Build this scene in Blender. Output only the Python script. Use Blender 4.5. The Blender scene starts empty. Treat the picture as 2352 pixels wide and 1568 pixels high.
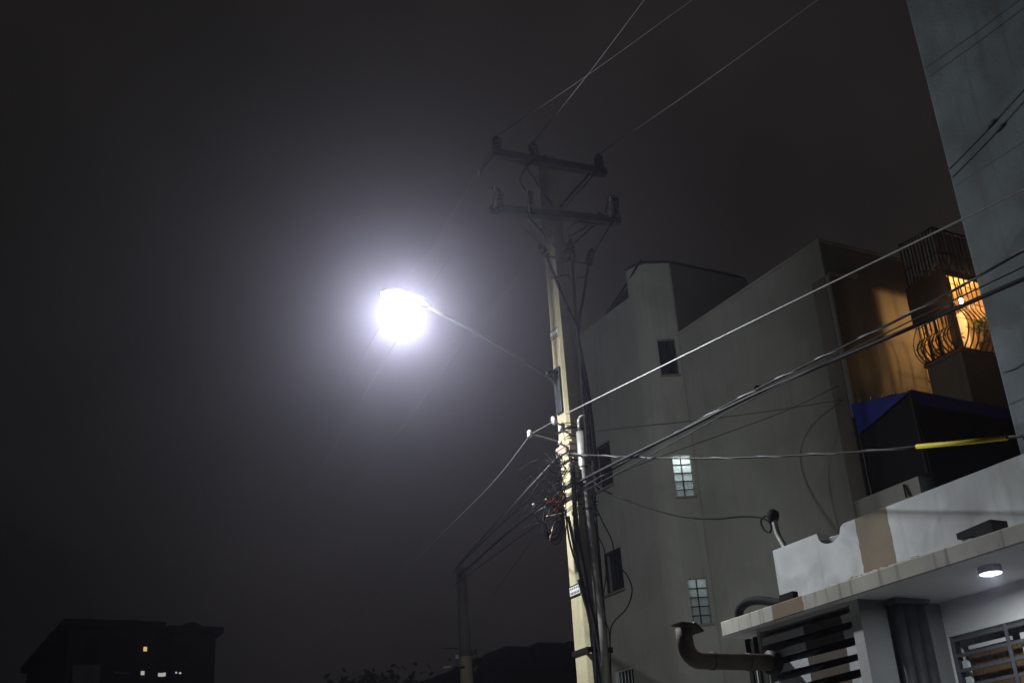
import bpy, math, random
from mathutils import Vector, Matrix
random.seed(7)
sc = bpy.context.scene
COL = sc.collection

# ---------------------------------------------------------------- camera, sky, exposure
# street frame: X = away from the road (to the buildings), Y = along the road, Z up, metres
R_RIGHT = Vector((0.87588069, -0.4779772, -0.06611217))
R_DOWN = Vector((0.14326847, 0.38844087, -0.910268))
R_FWD = Vector((0.46076802, 0.78781437, 0.40870692))
EYE = Vector((0, 0, 1.6))
cam_d = bpy.data.cameras.new('camera')
cam = bpy.data.objects.new('camera', cam_d)
COL.objects.link(cam)
m3 = Matrix((R_RIGHT, -R_DOWN, -R_FWD)).transposed()
cam.matrix_world = Matrix.Translation(EYE) @ m3.to_4x4()
cam_d.lens = 36 * 2751 / 2352
cam_d.sensor_width = 36
cam_d.clip_start = 0.05
cam_d.clip_end = 1500
sc.camera = cam

world = bpy.data.worlds.new('World')
sc.world = world
world.use_nodes = True
wn = world.node_tree.nodes
wl_ = world.node_tree.links
_tc = wn.new('ShaderNodeTexCoord')
_nz = wn.new('ShaderNodeTexNoise'); _nz.inputs['Scale'].default_value = 2.2; _nz.inputs['Detail'].default_value = 5; _nz.inputs['Roughness'].default_value = 0.55
_rp = wn.new('ShaderNodeValToRGB')
_rp.color_ramp.elements[0].position = 0.30; _rp.color_ramp.elements[0].color = (0.0036, 0.0034, 0.0034, 1)
_rp.color_ramp.elements[1].position = 0.72; _rp.color_ramp.elements[1].color = (0.0150, 0.0134, 0.0128, 1)
wl_.new(_tc.outputs['Generated'], _nz.inputs['Vector'])
_sx = wn.new('ShaderNodeSeparateXYZ'); wl_.new(_tc.outputs['Generated'], _sx.inputs[0])
_ma = wn.new('ShaderNodeMath'); _ma.operation = 'MULTIPLY_ADD'; _ma.inputs[1].default_value = 0.42; _ma.inputs[2].default_value = 0.0   # town glow lies to the right of the road
_ad = wn.new('ShaderNodeMath'); _ad.operation = 'ADD'
_mz = wn.new('ShaderNodeMath'); _mz.operation = 'MULTIPLY_ADD'; _mz.inputs[1].default_value = 0.22; _mz.inputs[2].default_value = -0.15   # thin low cloud, darker low down
wl_.new(_sx.outputs[2], _mz.inputs[0]); wl_.new(_mz.outputs[0], _ma.inputs[2])
wl_.new(_sx.outputs[0], _ma.inputs[0]); wl_.new(_ma.outputs[0], _ad.inputs[0]); wl_.new(_nz.outputs['Fac'], _ad.inputs[1]); wl_.new(_ad.outputs[0], _rp.inputs[0])
wl_.new(_rp.outputs[0], wn['Background'].inputs['Color'])
wn['Background'].inputs['Strength'].default_value = 1.0

sc.view_settings.view_transform = 'Standard'
sc.view_settings.look = 'None'
sc.view_settings.exposure = 0
sc.view_settings.gamma = 1
sc.cycles.max_bounces = 5
sc.cycles.diffuse_bounces = 3
sc.cycles.volume_bounces = 0
sc.cycles.sample_clamp_indirect = 2.0
sc.cycles.use_denoising = True

LAMP_POWER = 660.0      # bare glare of the lens, all round
LAMP_DOWN = 270.0       # main beam of the luminaire, downwards
HAZE = 0.0027
HAZE_G = 0.92

# ---------------------------------------------------------------- survey helper: a sighting in the photo + one known coordinate -> point in the street frame
def at(px, py, X=None, Y=None, Z=None, D=None):
    d = R_RIGHT * (px - 1176) + R_DOWN * (py - 784) + R_FWD * 2751
    if X is not None: t = X / d.x
    elif Y is not None: t = Y / d.y
    elif Z is not None: t = (Z - EYE.z) / d.z
    else: t = D / math.hypot(d.x, d.y)
    return EYE + d * t

# ---------------------------------------------------------------- materials
def new_mat(name):
    m = bpy.data.materials.new(name)
    m.use_nodes = True
    return m, m.node_tree.nodes, m.node_tree.links, m.node_tree.nodes['Principled BSDF']

def rgb(c): return (c[0], c[1], c[2], 1)

def paint(name, col, rough=0.8, var=0.25, scale=1.5, streak=0.0, bump=0.15, fine=60, metallic=0.0, stain=None, band=None, spec=0.3, sscale=(9, 9, 0.55), srange=(0.52, 0.74), patch=0.0):
    """paint / plaster / metal with mottling, run-down streaks, fine relief; band=(axis,lo,hi,colour) is a painted stripe"""
    m, N, L, P = new_mat(name)
    tc = N.new('ShaderNodeTexCoord')
    geo = N.new('ShaderNodeNewGeometry')
    n1 = N.new('ShaderNodeTexNoise'); n1.inputs['Scale'].default_value = scale; n1.inputs['Detail'].default_value = 6
    L.new(geo.outputs['Position'], n1.inputs['Vector'])
    r1 = N.new('ShaderNodeMapRange'); r1.inputs[1].default_value = 0.3; r1.inputs[2].default_value = 0.7
    r1.inputs[3].default_value = 1 - var; r1.inputs[4].default_value = 1 + var * 0.4
    L.new(n1.outputs['Fac'], r1.inputs[0])
    base = N.new('ShaderNodeRGB'); base.outputs[0].default_value = rgb(col)
    out = base.outputs[0]
    if band:
        for (axis, lo, hi, bc) in band:
            wob = N.new('ShaderNodeTexNoise'); wob.inputs['Scale'].default_value = 14; L.new(geo.outputs['Position'], wob.inputs['Vector'])
            vm = N.new('ShaderNodeVectorMath'); vm.operation = 'MULTIPLY_ADD'; vm.inputs[1].default_value = (0.03, 0.03, 0.03); L.new(wob.outputs['Color'], vm.inputs[0])
            L.new(geo.outputs['Position'], vm.inputs[2])
            sep = N.new('ShaderNodeSeparateXYZ'); L.new(vm.outputs[0], sep.inputs[0])
            a = N.new('ShaderNodeMath'); a.operation = 'GREATER_THAN'; a.inputs[1].default_value = lo; L.new(sep.outputs[axis], a.inputs[0])
            b = N.new('ShaderNodeMath'); b.operation = 'LESS_THAN'; b.inputs[1].default_value = hi; L.new(sep.outputs[axis], b.inputs[0])
            c = N.new('ShaderNodeMath'); c.operation = 'MULTIPLY'; L.new(a.outputs[0], c.inputs[0]); L.new(b.outputs[0], c.inputs[1])
            mx = N.new('ShaderNodeMix'); mx.data_type = 'RGBA'; L.new(c.outputs[0], mx.inputs[0])
            L.new(out, mx.inputs[6]); mx.inputs[7].default_value = rgb(bc); out = mx.outputs[2]
    mul = N.new('ShaderNodeMix'); mul.data_type = 'RGBA'; mul.blend_type = 'MULTIPLY'; mul.inputs[0].default_value = 1
    L.new(out, mul.inputs[6]); L.new(r1.outputs[0], mul.inputs[7]); out = mul.outputs[2]
    if patch > 0:
        v1 = N.new('ShaderNodeTexNoise'); v1.inputs['Scale'].default_value = 0.85; v1.inputs['Detail'].default_value = 3; v1.inputs['Distortion'].default_value = 0.6
        L.new(geo.outputs['Position'], v1.inputs['Vector'])
        r3 = N.new('ShaderNodeMapRange'); r3.inputs[1].default_value = 0.52; r3.inputs[2].default_value = 0.56; r3.inputs[3].default_value = 1.0; r3.inputs[4].default_value = 1 - patch
        L.new(v1.outputs['Fac'], r3.inputs[0])
        m3_ = N.new('ShaderNodeMix'); m3_.data_type = 'RGBA'; m3_.blend_type = 'MULTIPLY'; m3_.inputs[0].default_value = 1
        L.new(out, m3_.inputs[6]); L.new(r3.outputs[0], m3_.inputs[7]); out = m3_.outputs[2]
    if streak > 0:
        mp = N.new('ShaderNodeMapping'); mp.inputs['Scale'].default_value = sscale
        L.new(geo.outputs['Position'], mp.inputs[0])
        n2 = N.new('ShaderNodeTexNoise'); n2.inputs['Scale'].default_value = 1.0; n2.inputs['Detail'].default_value = 4
        L.new(mp.outputs[0], n2.inputs['Vector'])
        r2 = N.new('ShaderNodeMapRange'); r2.inputs[1].default_value = srange[0]; r2.inputs[2].default_value = srange[1]
        r2.inputs[3].default_value = 0; r2.inputs[4].default_value = streak
        L.new(n2.outputs['Fac'], r2.inputs[0])
        mx = N.new('ShaderNodeMix'); mx.data_type = 'RGBA'; L.new(r2.outputs[0], mx.inputs[0])
        L.new(out, mx.inputs[6]); mx.inputs[7].default_value = rgb(stain or (0.09, 0.08, 0.065)); out = mx.outputs[2]
    L.new(out, P.inputs['Base Color'])
    P.inputs['Roughness'].default_value = rough
    P.inputs['Metallic'].default_value = metallic
    P.inputs['Specular IOR Level'].default_value = spec
    if bump > 0:
        n3 = N.new('ShaderNodeTexNoise'); n3.inputs['Scale'].default_value = fine; n3.inputs['Detail'].default_value = 4
        L.new(geo.outputs['Position'], n3.inputs['Vector'])
        bp = N.new('ShaderNodeBump'); bp.inputs['Strength'].default_value = bump; bp.inputs['Distance'].default_value = 0.02
        L.new(n3.outputs['Fac'], bp.inputs['Height']); L.new(bp.outputs[0], P.inputs['Normal'])
    return m

def emit(name, col, strength):
    m, N, L, P = new_mat(name)
    P.inputs['Base Color'].default_value = rgb((0.02, 0.02, 0.02))
    P.inputs['Emission Color'].default_value = rgb(col)
    P.inputs['Emission Strength'].default_value = strength
    return m

def glass(name, col=(0.02, 0.025, 0.03), rough=0.08):
    m, N, L, P = new_mat(name)
    P.inputs['Base Color'].default_value = rgb(col)
    P.inputs['Roughness'].default_value = rough
    P.inputs['Specular IOR Level'].default_value = 0.6
    n = N.new('ShaderNodeTexNoise'); n.inputs['Scale'].default_value = 3
    g = N.new('ShaderNodeNewGeometry'); L.new(g.outputs['Position'], n.inputs['Vector'])
    b = N.new('ShaderNodeBump'); b.inputs['Strength'].default_value = 0.05; L.new(n.outputs['Fac'], b.inputs['Height']); L.new(b.outputs[0], P.inputs['Normal'])
    return m

def glass_block_mat():
    m, N, L, P = new_mat('glass_block')
    P.inputs['Base Color'].default_value = rgb((0.62, 0.68, 0.68))
    P.inputs['Roughness'].default_value = 0.22
    P.inputs['Specular IOR Level'].default_value = 0.7
    tr = N.new('ShaderNodeBsdfTranslucent'); tr.inputs['Color'].default_value = rgb((0.7, 0.78, 0.78))
    mix = N.new('ShaderNodeMixShader'); mix.inputs[0].default_value = 0.55
    out = N['Material Output']
    L.new(P.outputs[0], mix.inputs[1]); L.new(tr.outputs[0], mix.inputs[2]); L.new(mix.outputs[0], out.inputs['Surface'])
    g = N.new('ShaderNodeNewGeometry')
    v = N.new('ShaderNodeTexVoronoi'); v.inputs['Scale'].default_value = 22; L.new(g.outputs['Position'], v.inputs['Vector'])
    b = N.new('ShaderNodeBump'); b.inputs['Strength'].default_value = 0.6; b.inputs['Distance'].default_value = 0.02
    L.new(v.outputs['Distance'], b.inputs['Height']); L.new(b.outputs[0], P.inputs['Normal']); L.new(b.outputs[0], tr.inputs['Normal'])
    return m

BROWN = (0.20, 0.165, 0.115)
M = dict(
    asphalt=paint('worn_concrete_road', (0.13, 0.128, 0.122), 0.9, 0.3, 0.8, bump=0.5, fine=90),
    pavement=paint('pavement', (0.28, 0.27, 0.25), 0.9, 0.25, 1.2, bump=0.3),
    pole=paint('pole_concrete', (0.55, 0.495, 0.32), 0.85, 0.22, 2.5, streak=0.25, bump=0.25, fine=45),
    pole_far=paint('far_pole_concrete', (0.20, 0.19, 0.17), 0.85, 0.2, 2.0),
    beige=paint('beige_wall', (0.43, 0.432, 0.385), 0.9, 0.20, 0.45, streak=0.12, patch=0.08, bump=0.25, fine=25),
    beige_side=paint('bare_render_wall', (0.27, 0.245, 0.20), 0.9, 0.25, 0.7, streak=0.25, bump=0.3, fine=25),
    tower_side=paint('shaded_tower_render', (0.13, 0.125, 0.11), 0.9, 0.25, 0.7, streak=0.25, bump=0.3, fine=25),  # darker than the street wall: shade of this side put into the colour
    tower=paint('tower_render', (0.140, 0.163, 0.176), 0.92, 0.40, 1.2, streak=0.5, patch=0.25, bump=0.3, fine=30),
    white=paint('white_wall', (0.66, 0.665, 0.665), 0.75, 0.10, 1.1, streak=0.05, bump=0.15, fine=35),
    parapet=paint('parapet_paint', (0.54, 0.56, 0.57), 0.75, 0.26, 2.2, streak=0.22, patch=0.2, srange=(0.56, 0.75), bump=0.06, fine=35,
                  band=[(1, 7.36, 7.76, BROWN)]),
    canopy=paint('canopy_concrete', (0.74, 0.72, 0.64), 0.85, 0.20, 3.0, streak=0.75, bump=0.10, fine=60, stain=(0.20, 0.18, 0.14), sscale=(12, 12, 0.8), srange=(0.56, 0.70),
                 band=[(1, 7.53, 7.92, (0.36, 0.28, 0.19))]),
    slat=paint('slat_paint', (0.74, 0.77, 0.79), 0.6, 0.15, 6, streak=0.1, bump=0.1,
               band=[(1, 7.245, 7.705, (0.13, 0.11, 0.085))]),
    soffit=paint('soffit_paint', (0.70, 0.71, 0.72), 0.85, 0.12, 1.5, bump=0.15),
    return_wall=paint('shade_grey_return_wall', (0.15, 0.155, 0.155), 0.85, 0.15, 1.5, bump=0.2),  # dark grey carries the shade on the wall turned from the lamp
    dark_metal=paint('dark_metal', (0.035, 0.036, 0.04), 0.45, 0.3, 8, bump=0.05, metallic=0.3),
    black=paint('black_rubber', (0.014, 0.014, 0.016), 0.8, 0.3, 8, bump=0.05, spec=0.12),
    black_iron=paint('black_iron', (0.014, 0.012, 0.011), 0.55, 0.3, 10, bump=0.1),
    galv=paint('galvanised_steel', (0.33, 0.325, 0.30), 0.5, 0.35, 9, streak=0.3, bump=0.15, metallic=0.35, stain=(0.25, 0.15, 0.07)),
    arm_steel=paint('arm_steel', (0.075, 0.077, 0.085), 0.55, 0.25, 6, bump=0.1, metallic=0.3),
    aluminium=paint('bare_aluminium_wire', (0.40, 0.40, 0.40), 0.45, 0.2, 12, bump=0.0, metallic=0.3),
    cable=paint('black_cable', (0.022, 0.022, 0.024), 0.6, 0.3, 6, bump=0.0, spec=0.25),
    cable_grey=paint('weathered_cable', (0.22, 0.22, 0.225), 0.5, 0.3, 6, bump=0.0),
    porcelain=paint('porcelain', (0.13, 0.12, 0.12), 0.25, 0.15, 5, bump=0.0, spec=0.6),
    porcelain_white=paint('white_porcelain', (0.75, 0.74, 0.70), 0.25, 0.1, 5, bump=0.0, spec=0.6),
    yellow=paint('yellow_sleeve', (0.75, 0.62, 0.015), 0.5, 0.15, 8, bump=0.05),
    pink=paint('pinkish_box', (0.55, 0.40, 0.32), 0.6, 0.15, 8),
    red_wire=paint('red_wire', (0.45, 0.05, 0.03), 0.5, 0.1, 8, bump=0),
    plate=paint('white_plate', (0.72, 0.72, 0.68), 0.5, 0.1, 8, bump=0),
    ink=paint('black_print', (0.03, 0.03, 0.03), 0.6, 0.1, 8, bump=0),
    wood=paint('brown_boards', (0.16, 0.095, 0.045), 0.7, 0.35, 5, streak=0.4, bump=0.2, stain=(0.05, 0.03, 0.015)),
    grille=paint('grey_grille_paint', (0.10, 0.105, 0.12), 0.5, 0.2, 8, bump=0.05),
    ochre=paint('ochre_room_wall', (0.62, 0.42, 0.20), 0.85, 0.15, 1.5, bump=0.2),
    cream=paint('cream_curtain', (0.62, 0.55, 0.44), 0.9, 0.15, 3, bump=0.2),
    blue=paint('blue_tarp', (0.018, 0.03, 0.26), 0.6, 0.3, 2, bump=0.3, fine=8),
    shade=paint('black_shade_cloth', (0.012, 0.012, 0.015), 0.9, 0.3, 3, bump=0.3, fine=12),
    rust=paint('rusty_steel', (0.13, 0.10, 0.075), 0.7, 0.4, 6, streak=0.3, bump=0.2, metallic=0.2),
    cable_dim=paint('dull_aluminium_wire', (0.10, 0.10, 0.105), 0.6, 0.2, 6, bump=0, spec=0.2),
    tower_shadow_joint=paint('wire_shadow_and_joint', (0.108, 0.125, 0.135), 0.9, 0.2, 3, bump=0, spec=0.1),  # tone of the modelled wire shadows and the render joints
    screen=paint('grey_screen', (0.50, 0.49, 0.48), 0.8, 0.2, 3, streak=0.3, bump=0.1),
    glass=glass('dark_glass'),
    block=glass_block_mat(),
    far_wall=paint('far_wall', (0.05, 0.05, 0.048), 0.9, 0.2, 0.3, bump=0.1),
    far_dark=paint('far_dark', (0.03, 0.03, 0.03), 0.9, 0.2, 0.3, bump=0.1),
    leaf=paint('foliage', (0.022, 0.032, 0.014), 0.7, 0.5, 3, bump=0),
    plant=paint('potted_leaves', (0.05, 0.06, 0.015), 0.6, 0.4, 6, bump=0),
    bark=paint('bark', (0.07, 0.055, 0.04), 0.9, 0.3, 5),
    lit_white=emit('lit_white', (0.95, 0.98, 1.0), 6.0),
    lit_far=emit('lit_far_window', (1.0, 0.95, 0.85), 0.45),
    lit_far_warm=emit('lit_far_window_warm', (1.0, 0.6, 0.25), 0.8),
    lit_far_dim=emit('lit_far_window_dim', (0.9, 0.95, 1.0), 0.003),
    bulb=emit('bulb', (1.0, 0.80, 0.5), 60.0),
    lens=emit('lamp_lens', (0.95, 0.97, 1.0), 220.0),
)

# ---------------------------------------------------------------- mesh helpers
class MB:
    def __init__(s): s.v = []; s.f = []
    def quad(s, a, b, c, d):
        i = len(s.v); s.v += [tuple(a), tuple(b), tuple(c), tuple(d)]; s.f.append((i, i+1, i+2, i+3)); return s
    def poly(s, pts):
        i = len(s.v); s.v += [tuple(p) for p in pts]; s.f.append(tuple(range(i, i+len(pts)))); return s
    def box(s, x0, x1, y0, y1, z0, z1):
        i = len(s.v)
        s.v += [(x0,y0,z0),(x1,y0,z0),(x1,y1,z0),(x0,y1,z0),(x0,y0,z1),(x1,y0,z1),(x1,y1,z1),(x0,y1,z1)]
        s.f += [(i,i+3,i+2,i+1),(i+4,i+5,i+6,i+7),(i,i+1,i+5,i+4),(i+1,i+2,i+6,i+5),(i+2,i+3,i+7,i+6),(i+3,i,i+4,i+7)]
        return s
    def obox(s, c, ax, ay, az):
        """oriented box, centre + three half-axis vectors"""
        i = len(s.v); c, ax, ay, az = map(Vector, (c, ax, ay, az))
        for sz in (-1, 1):
            for sx, sy in ((-1,-1),(1,-1),(1,1),(-1,1)):
                s.v.append(tuple(c + ax*sx + ay*sy + az*sz))
        s.f += [(i,i+3,i+2,i+1),(i+4,i+5,i+6,i+7),(i,i+1,i+5,i+4),(i+1,i+2,i+6,i+5),(i+2,i+3,i+7,i+6),(i+3,i,i+4,i+7)]
        return s
    def ring(s, c, t, r, n, up):
        t = Vector(t).normalized(); a = t.cross(up)
        if a.length < 1e-4: a = t.cross(Vector((1, 0, 0)))
        a.normalize(); b = t.cross(a)
        for k in range(n):
            w = 2*math.pi*k/n
            s.v.append(tuple(Vector(c) + a*(math.cos(w)*r) + b*(math.sin(w)*r)))
    def tube(s, pts, r, n=6, caps=True):
        pts = [Vector(p) for p in pts]; m = len(pts); i0 = len(s.v)
        rs = r if isinstance(r, (list, tuple)) else [r]*m
        for k in range(m):
            t = pts[min(k+1, m-1)] - pts[max(k-1, 0)]
            up = Vector((0.031, 0.017, 1)) if abs(t.normalized().z) < 0.95 else Vector((1, 0.02, 0))
            s.ring(pts[k], t, rs[k], n, up)
        # keep rings aligned across the up switch by nearest start vertex
        for k in range(m-1):
            a = i0 + k*n; b = a + n
            off = min(range(n), key=lambda o: (Vector(s.v[a]) - Vector(s.v[b+o])).length)
            for j in range(n):
                s.f.append((a+j, a+(j+1) % n, b+(j+1+off) % n, b+(j+off) % n))
        if caps:
            s.f.append(tuple(range(i0+n-1, i0-1, -1))); s.f.append(tuple(range(i0+(m-1)*n, i0+m*n)))
        return s
    def lathe(s, base, axis, prof, n=12):
        """profile [(along, radius)] swept about an axis"""
        base = Vector(base); axis = Vector(axis).normalized(); i0 = len(s.v)
        for (h, r) in prof:
            s.ring(base + axis*h, axis, max(r, 1e-4), n, Vector((0.3, 0.9, 0.1)))
        for k in range(len(prof)-1):
            a = i0 + k*n; b = a + n
            for j in range(n): s.f.append((a+j, a+(j+1) % n, b+(j+1) % n, b+j))
        s.f.append(tuple(range(i0+n-1, i0-1, -1))); s.f.append(tuple(range(i0+(len(prof)-1)*n, i0+len(prof)*n)))
        return s
    def build(s, name, mat, parent=None, smooth=False, bevel=0.0):
        me = bpy.data.meshes.new(name); me.from_pydata(s.v, [], s.f); me.update()
        me.materials.append(M[mat] if isinstance(mat, str) else mat)
        if smooth: me.polygons.foreach_set('use_smooth', [True]*len(me.polygons))
        o = bpy.data.objects.new(name, me); COL.objects.link(o)
        if parent: o.parent = parent; o.matrix_parent_inverse = parent_inv(parent)
        if bevel > 0:
            b = o.modifiers.new('bevel', 'BEVEL'); b.width = bevel; b.segments = 2; b.limit_method = 'ANGLE'
        return o

def world_of(o):
    m = Matrix.Translation(o.location)
    if o.parent: m = world_of(o.parent) @ o.matrix_parent_inverse @ m
    return m
def parent_inv(p): return world_of(p).inverted()

def thing(name, label, cat, loc=(0, 0, 0), group=None):
    o = bpy.data.objects.new(name, None); COL.objects.link(o); o.location = loc
    o.empty_display_size = 0.2
    return tag(o, label, cat, group)
def tag(o, label=None, cat=None, group=None, kind=None):
    if label: o['label'] = label
    if cat: o['category'] = cat
    if group: o['group'] = group
    if kind: o['kind'] = kind
    return o

def smooth_path(pts, seg=10):
    pts = [Vector(p) for p in pts]
    if len(pts) < 3: return [pts[0].lerp(pts[-1], k/seg) for k in range(seg+1)]
    out = []; P = [pts[0]*2 - pts[1]] + pts + [pts[-1]*2 - pts[-2]]
    for i in range(1, len(P)-2):
        p0, p1, p2, p3 = P[i-1:i+3]
        for k in range(seg):
            t = k/seg
            out.append(0.5*((2*p1) + (p2-p0)*t + (2*p0-5*p1+4*p2-p3)*t*t + (3*p1-p0-3*p2+p3)*t**3))
    out.append(pts[-1]); return out

def wall_strip(mb, p0, p1, z0, z1, holes=(), depth=0.18, inward=None):
    """vertical wall from ground point p0 to p1 with rectangular holes (u0,u1,za,zb) and reveals going inward"""
    p0 = Vector((p0[0], p0[1], 0)); p1 = Vector((p1[0], p1[1], 0)); L = (p1-p0).length; d = (p1-p0)/L
    nrm = Vector((-d.y, d.x, 0)) if inward is None else Vector((inward[0], inward[1], 0)).normalized()
    us = sorted({0, L, *[h[0] for h in holes], *[h[1] for h in holes]}); zs = sorted({z0, z1, *[h[2] for h in holes], *[h[3] for h in holes]})
    Pt = lambda u, z, k=0: p0 + d*u + Vector((0, 0, z)) + nrm*k
    for a, b in zip(us, us[1:]):
        for c, e in zip(zs, zs[1:]):
            um, zm = (a+b)/2, (c+e)/2
            if any(h[0] < um < h[1] and h[2] < zm < h[3] for h in holes): continue
            mb.quad(Pt(a, c), Pt(b, c), Pt(b, e), Pt(a, e))
    for (a, b, c, e) in holes:
        mb.quad(Pt(a, c), Pt(a, e), Pt(a, e, depth), Pt(a, c, depth)); mb.quad(Pt(b, e), Pt(b, c), Pt(b, c, depth), Pt(b, e, depth))
        mb.quad(Pt(b, c), Pt(a, c), Pt(a, c, depth), Pt(b, c, depth)); mb.quad(Pt(a, e), Pt(b, e), Pt(b, e, depth), Pt(a, e, depth))
    return Pt

# ================================================================ SETTING
tag(MB().box(-120, 120, -120, 130, -0.5, 0.0).build('ground', 'pavement'), kind='structure')
tag(MB().quad((-4.5, -110, 0.004), (5.6, -110, 0.004), (5.6, 120, 0.004), (-4.5, 120, 0.004)).build('road', 'asphalt'), kind='structure')
kerb = MB().box(5.6, 5.78, -110, 120, 0.0, 0.14).build('kerb', 'pavement', bevel=0.015); tag(kerb, kind='structure')
tag(MB().box(5.78, 8.0, -110, 120, 0.0, 0.135).build('pavement', 'pavement'), kind='structure')

# ================================================================ BEIGE APARTMENT BUILDING
MX = 15.0; MY0 = 14.11; MY1 = 18.52; MZ = 12.02; RR = 0.70; TX = MX - RR; TYC = MY1 + RR; TZ = 13.76; TFAR = 21.35
apt = thing('apartment_building', 'plain beige apartment building with rounded stair tower behind the utility pole', 'building', (MX, MY0, 0))
mb = MB()
wall_strip(mb, (MX, MY1), (MX, MY0), 0, MZ)
mb.quad((MX, MY0, MZ), (24, MY0, MZ), (24, MY1, MZ), (MX, MY1, MZ))
mb.quad((24, MY0, 0), (24, TFAR, 0), (24, TFAR, MZ), (24, MY0, MZ))
mb.build('street_wall', 'beige', apt)
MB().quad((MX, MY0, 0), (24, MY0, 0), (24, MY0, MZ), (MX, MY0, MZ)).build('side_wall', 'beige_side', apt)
# parapet coping lines
MB().box(MX-0.02, MX+0.16, MY0-0.02, MY1-0.003, MZ+0.003, MZ+0.06).build('coping', 'beige', apt)
MB().box(MX+0.163, 23.8, MY0-0.02, MY0+0.16, MZ+0.003, MZ+0.06).build('coping', 'beige', apt)
# stair tower with rounded corner and a window facet
arc = lambda th: (MX - RR*math.cos(math.radians(th)), TYC - RR*math.sin(math.radians(th)))
FA, FB = 42, 86
foot = [(TX, TFAR), arc(0)] + [arc(t) for t in (7, 14, 21, 28, 35)] + [arc(FA)]
facet = (arc(FA), arc(FB))
chord = math.dist(*facet); um = chord/2
hz = [(11.10, 11.93), (8.43, 9.31), (5.87, 6.76)]
fh = [(um-0.19, um+0.19, a, b) for a, b in hz]
tow = MB()
lw = [(9.25, 10.25), (6.98, 7.86), (4.45, 5.40)]
seg0 = TFAR - TYC
LWH = [(TFAR-21.25, TFAR-20.55, a, b) for a, b in lw]
SZ = 13.12
PtL = wall_strip(tow, foot[0], foot[1], 0, SZ, LWH, 0.2, inward=(1, 0))
wall_strip(tow, foot[1], (MX, TYC), SZ-0.2, TZ)
for a, b in zip(foot[1:], foot[2:]): wall_strip(tow, a, b, 0, TZ)
nf = Vector((math.cos(math.radians(64)), math.sin(math.radians(64)), 0))
PtF = wall_strip(tow, *facet, 0, TZ, fh, 0.14, inward=nf)
wall_strip(tow, facet[1], (MX, MY1), 0, TZ)
wall_strip(tow, (20.0, TFAR), (TX, TFAR), 0, SZ)
tower_part = tow.build('stair_tower', 'beige', apt)
TE = 17.22
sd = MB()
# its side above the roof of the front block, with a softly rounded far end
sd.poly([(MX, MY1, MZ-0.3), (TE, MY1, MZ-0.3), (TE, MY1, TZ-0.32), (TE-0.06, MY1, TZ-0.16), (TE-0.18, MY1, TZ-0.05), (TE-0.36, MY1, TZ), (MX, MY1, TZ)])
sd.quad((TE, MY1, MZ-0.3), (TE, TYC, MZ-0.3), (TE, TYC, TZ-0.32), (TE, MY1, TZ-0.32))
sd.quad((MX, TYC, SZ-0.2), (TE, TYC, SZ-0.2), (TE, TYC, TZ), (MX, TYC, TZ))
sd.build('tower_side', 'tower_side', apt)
rt = MB(); rim = foot[1:] + [facet[1], (MX, MY1), (TE-0.36, MY1), (TE-0.36, TYC)]
rt.poly([(x, y, TZ-0.02) for x, y in rim]); rt.quad((TX, TYC, SZ-0.01), (20, TYC, SZ-0.01), (20, TFAR, SZ-0.01), (TX, TFAR, SZ-0.01)); rt.build('tower_roof', 'beige_side', apt)
# thin metal drip edge along the rounded roofline
edge = [(x - 0.02, y - 0.02, TZ+0.02) for x, y in foot[1:]] + [(facet[1][0], facet[1][1]-0.02, TZ+0.02), (MX+0.3, MY1-0.02, TZ+0.02), (TE-0.36, MY1-0.02, TZ+0.02), (TE-0.14, MY1-0.02, TZ-0.04), (TE, MY1-0.02, TZ-0.3)]
MB().tube(smooth_path(edge, 4), 0.03, 6).build('drip_edge', 'dark_metal', apt, True)

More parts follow.
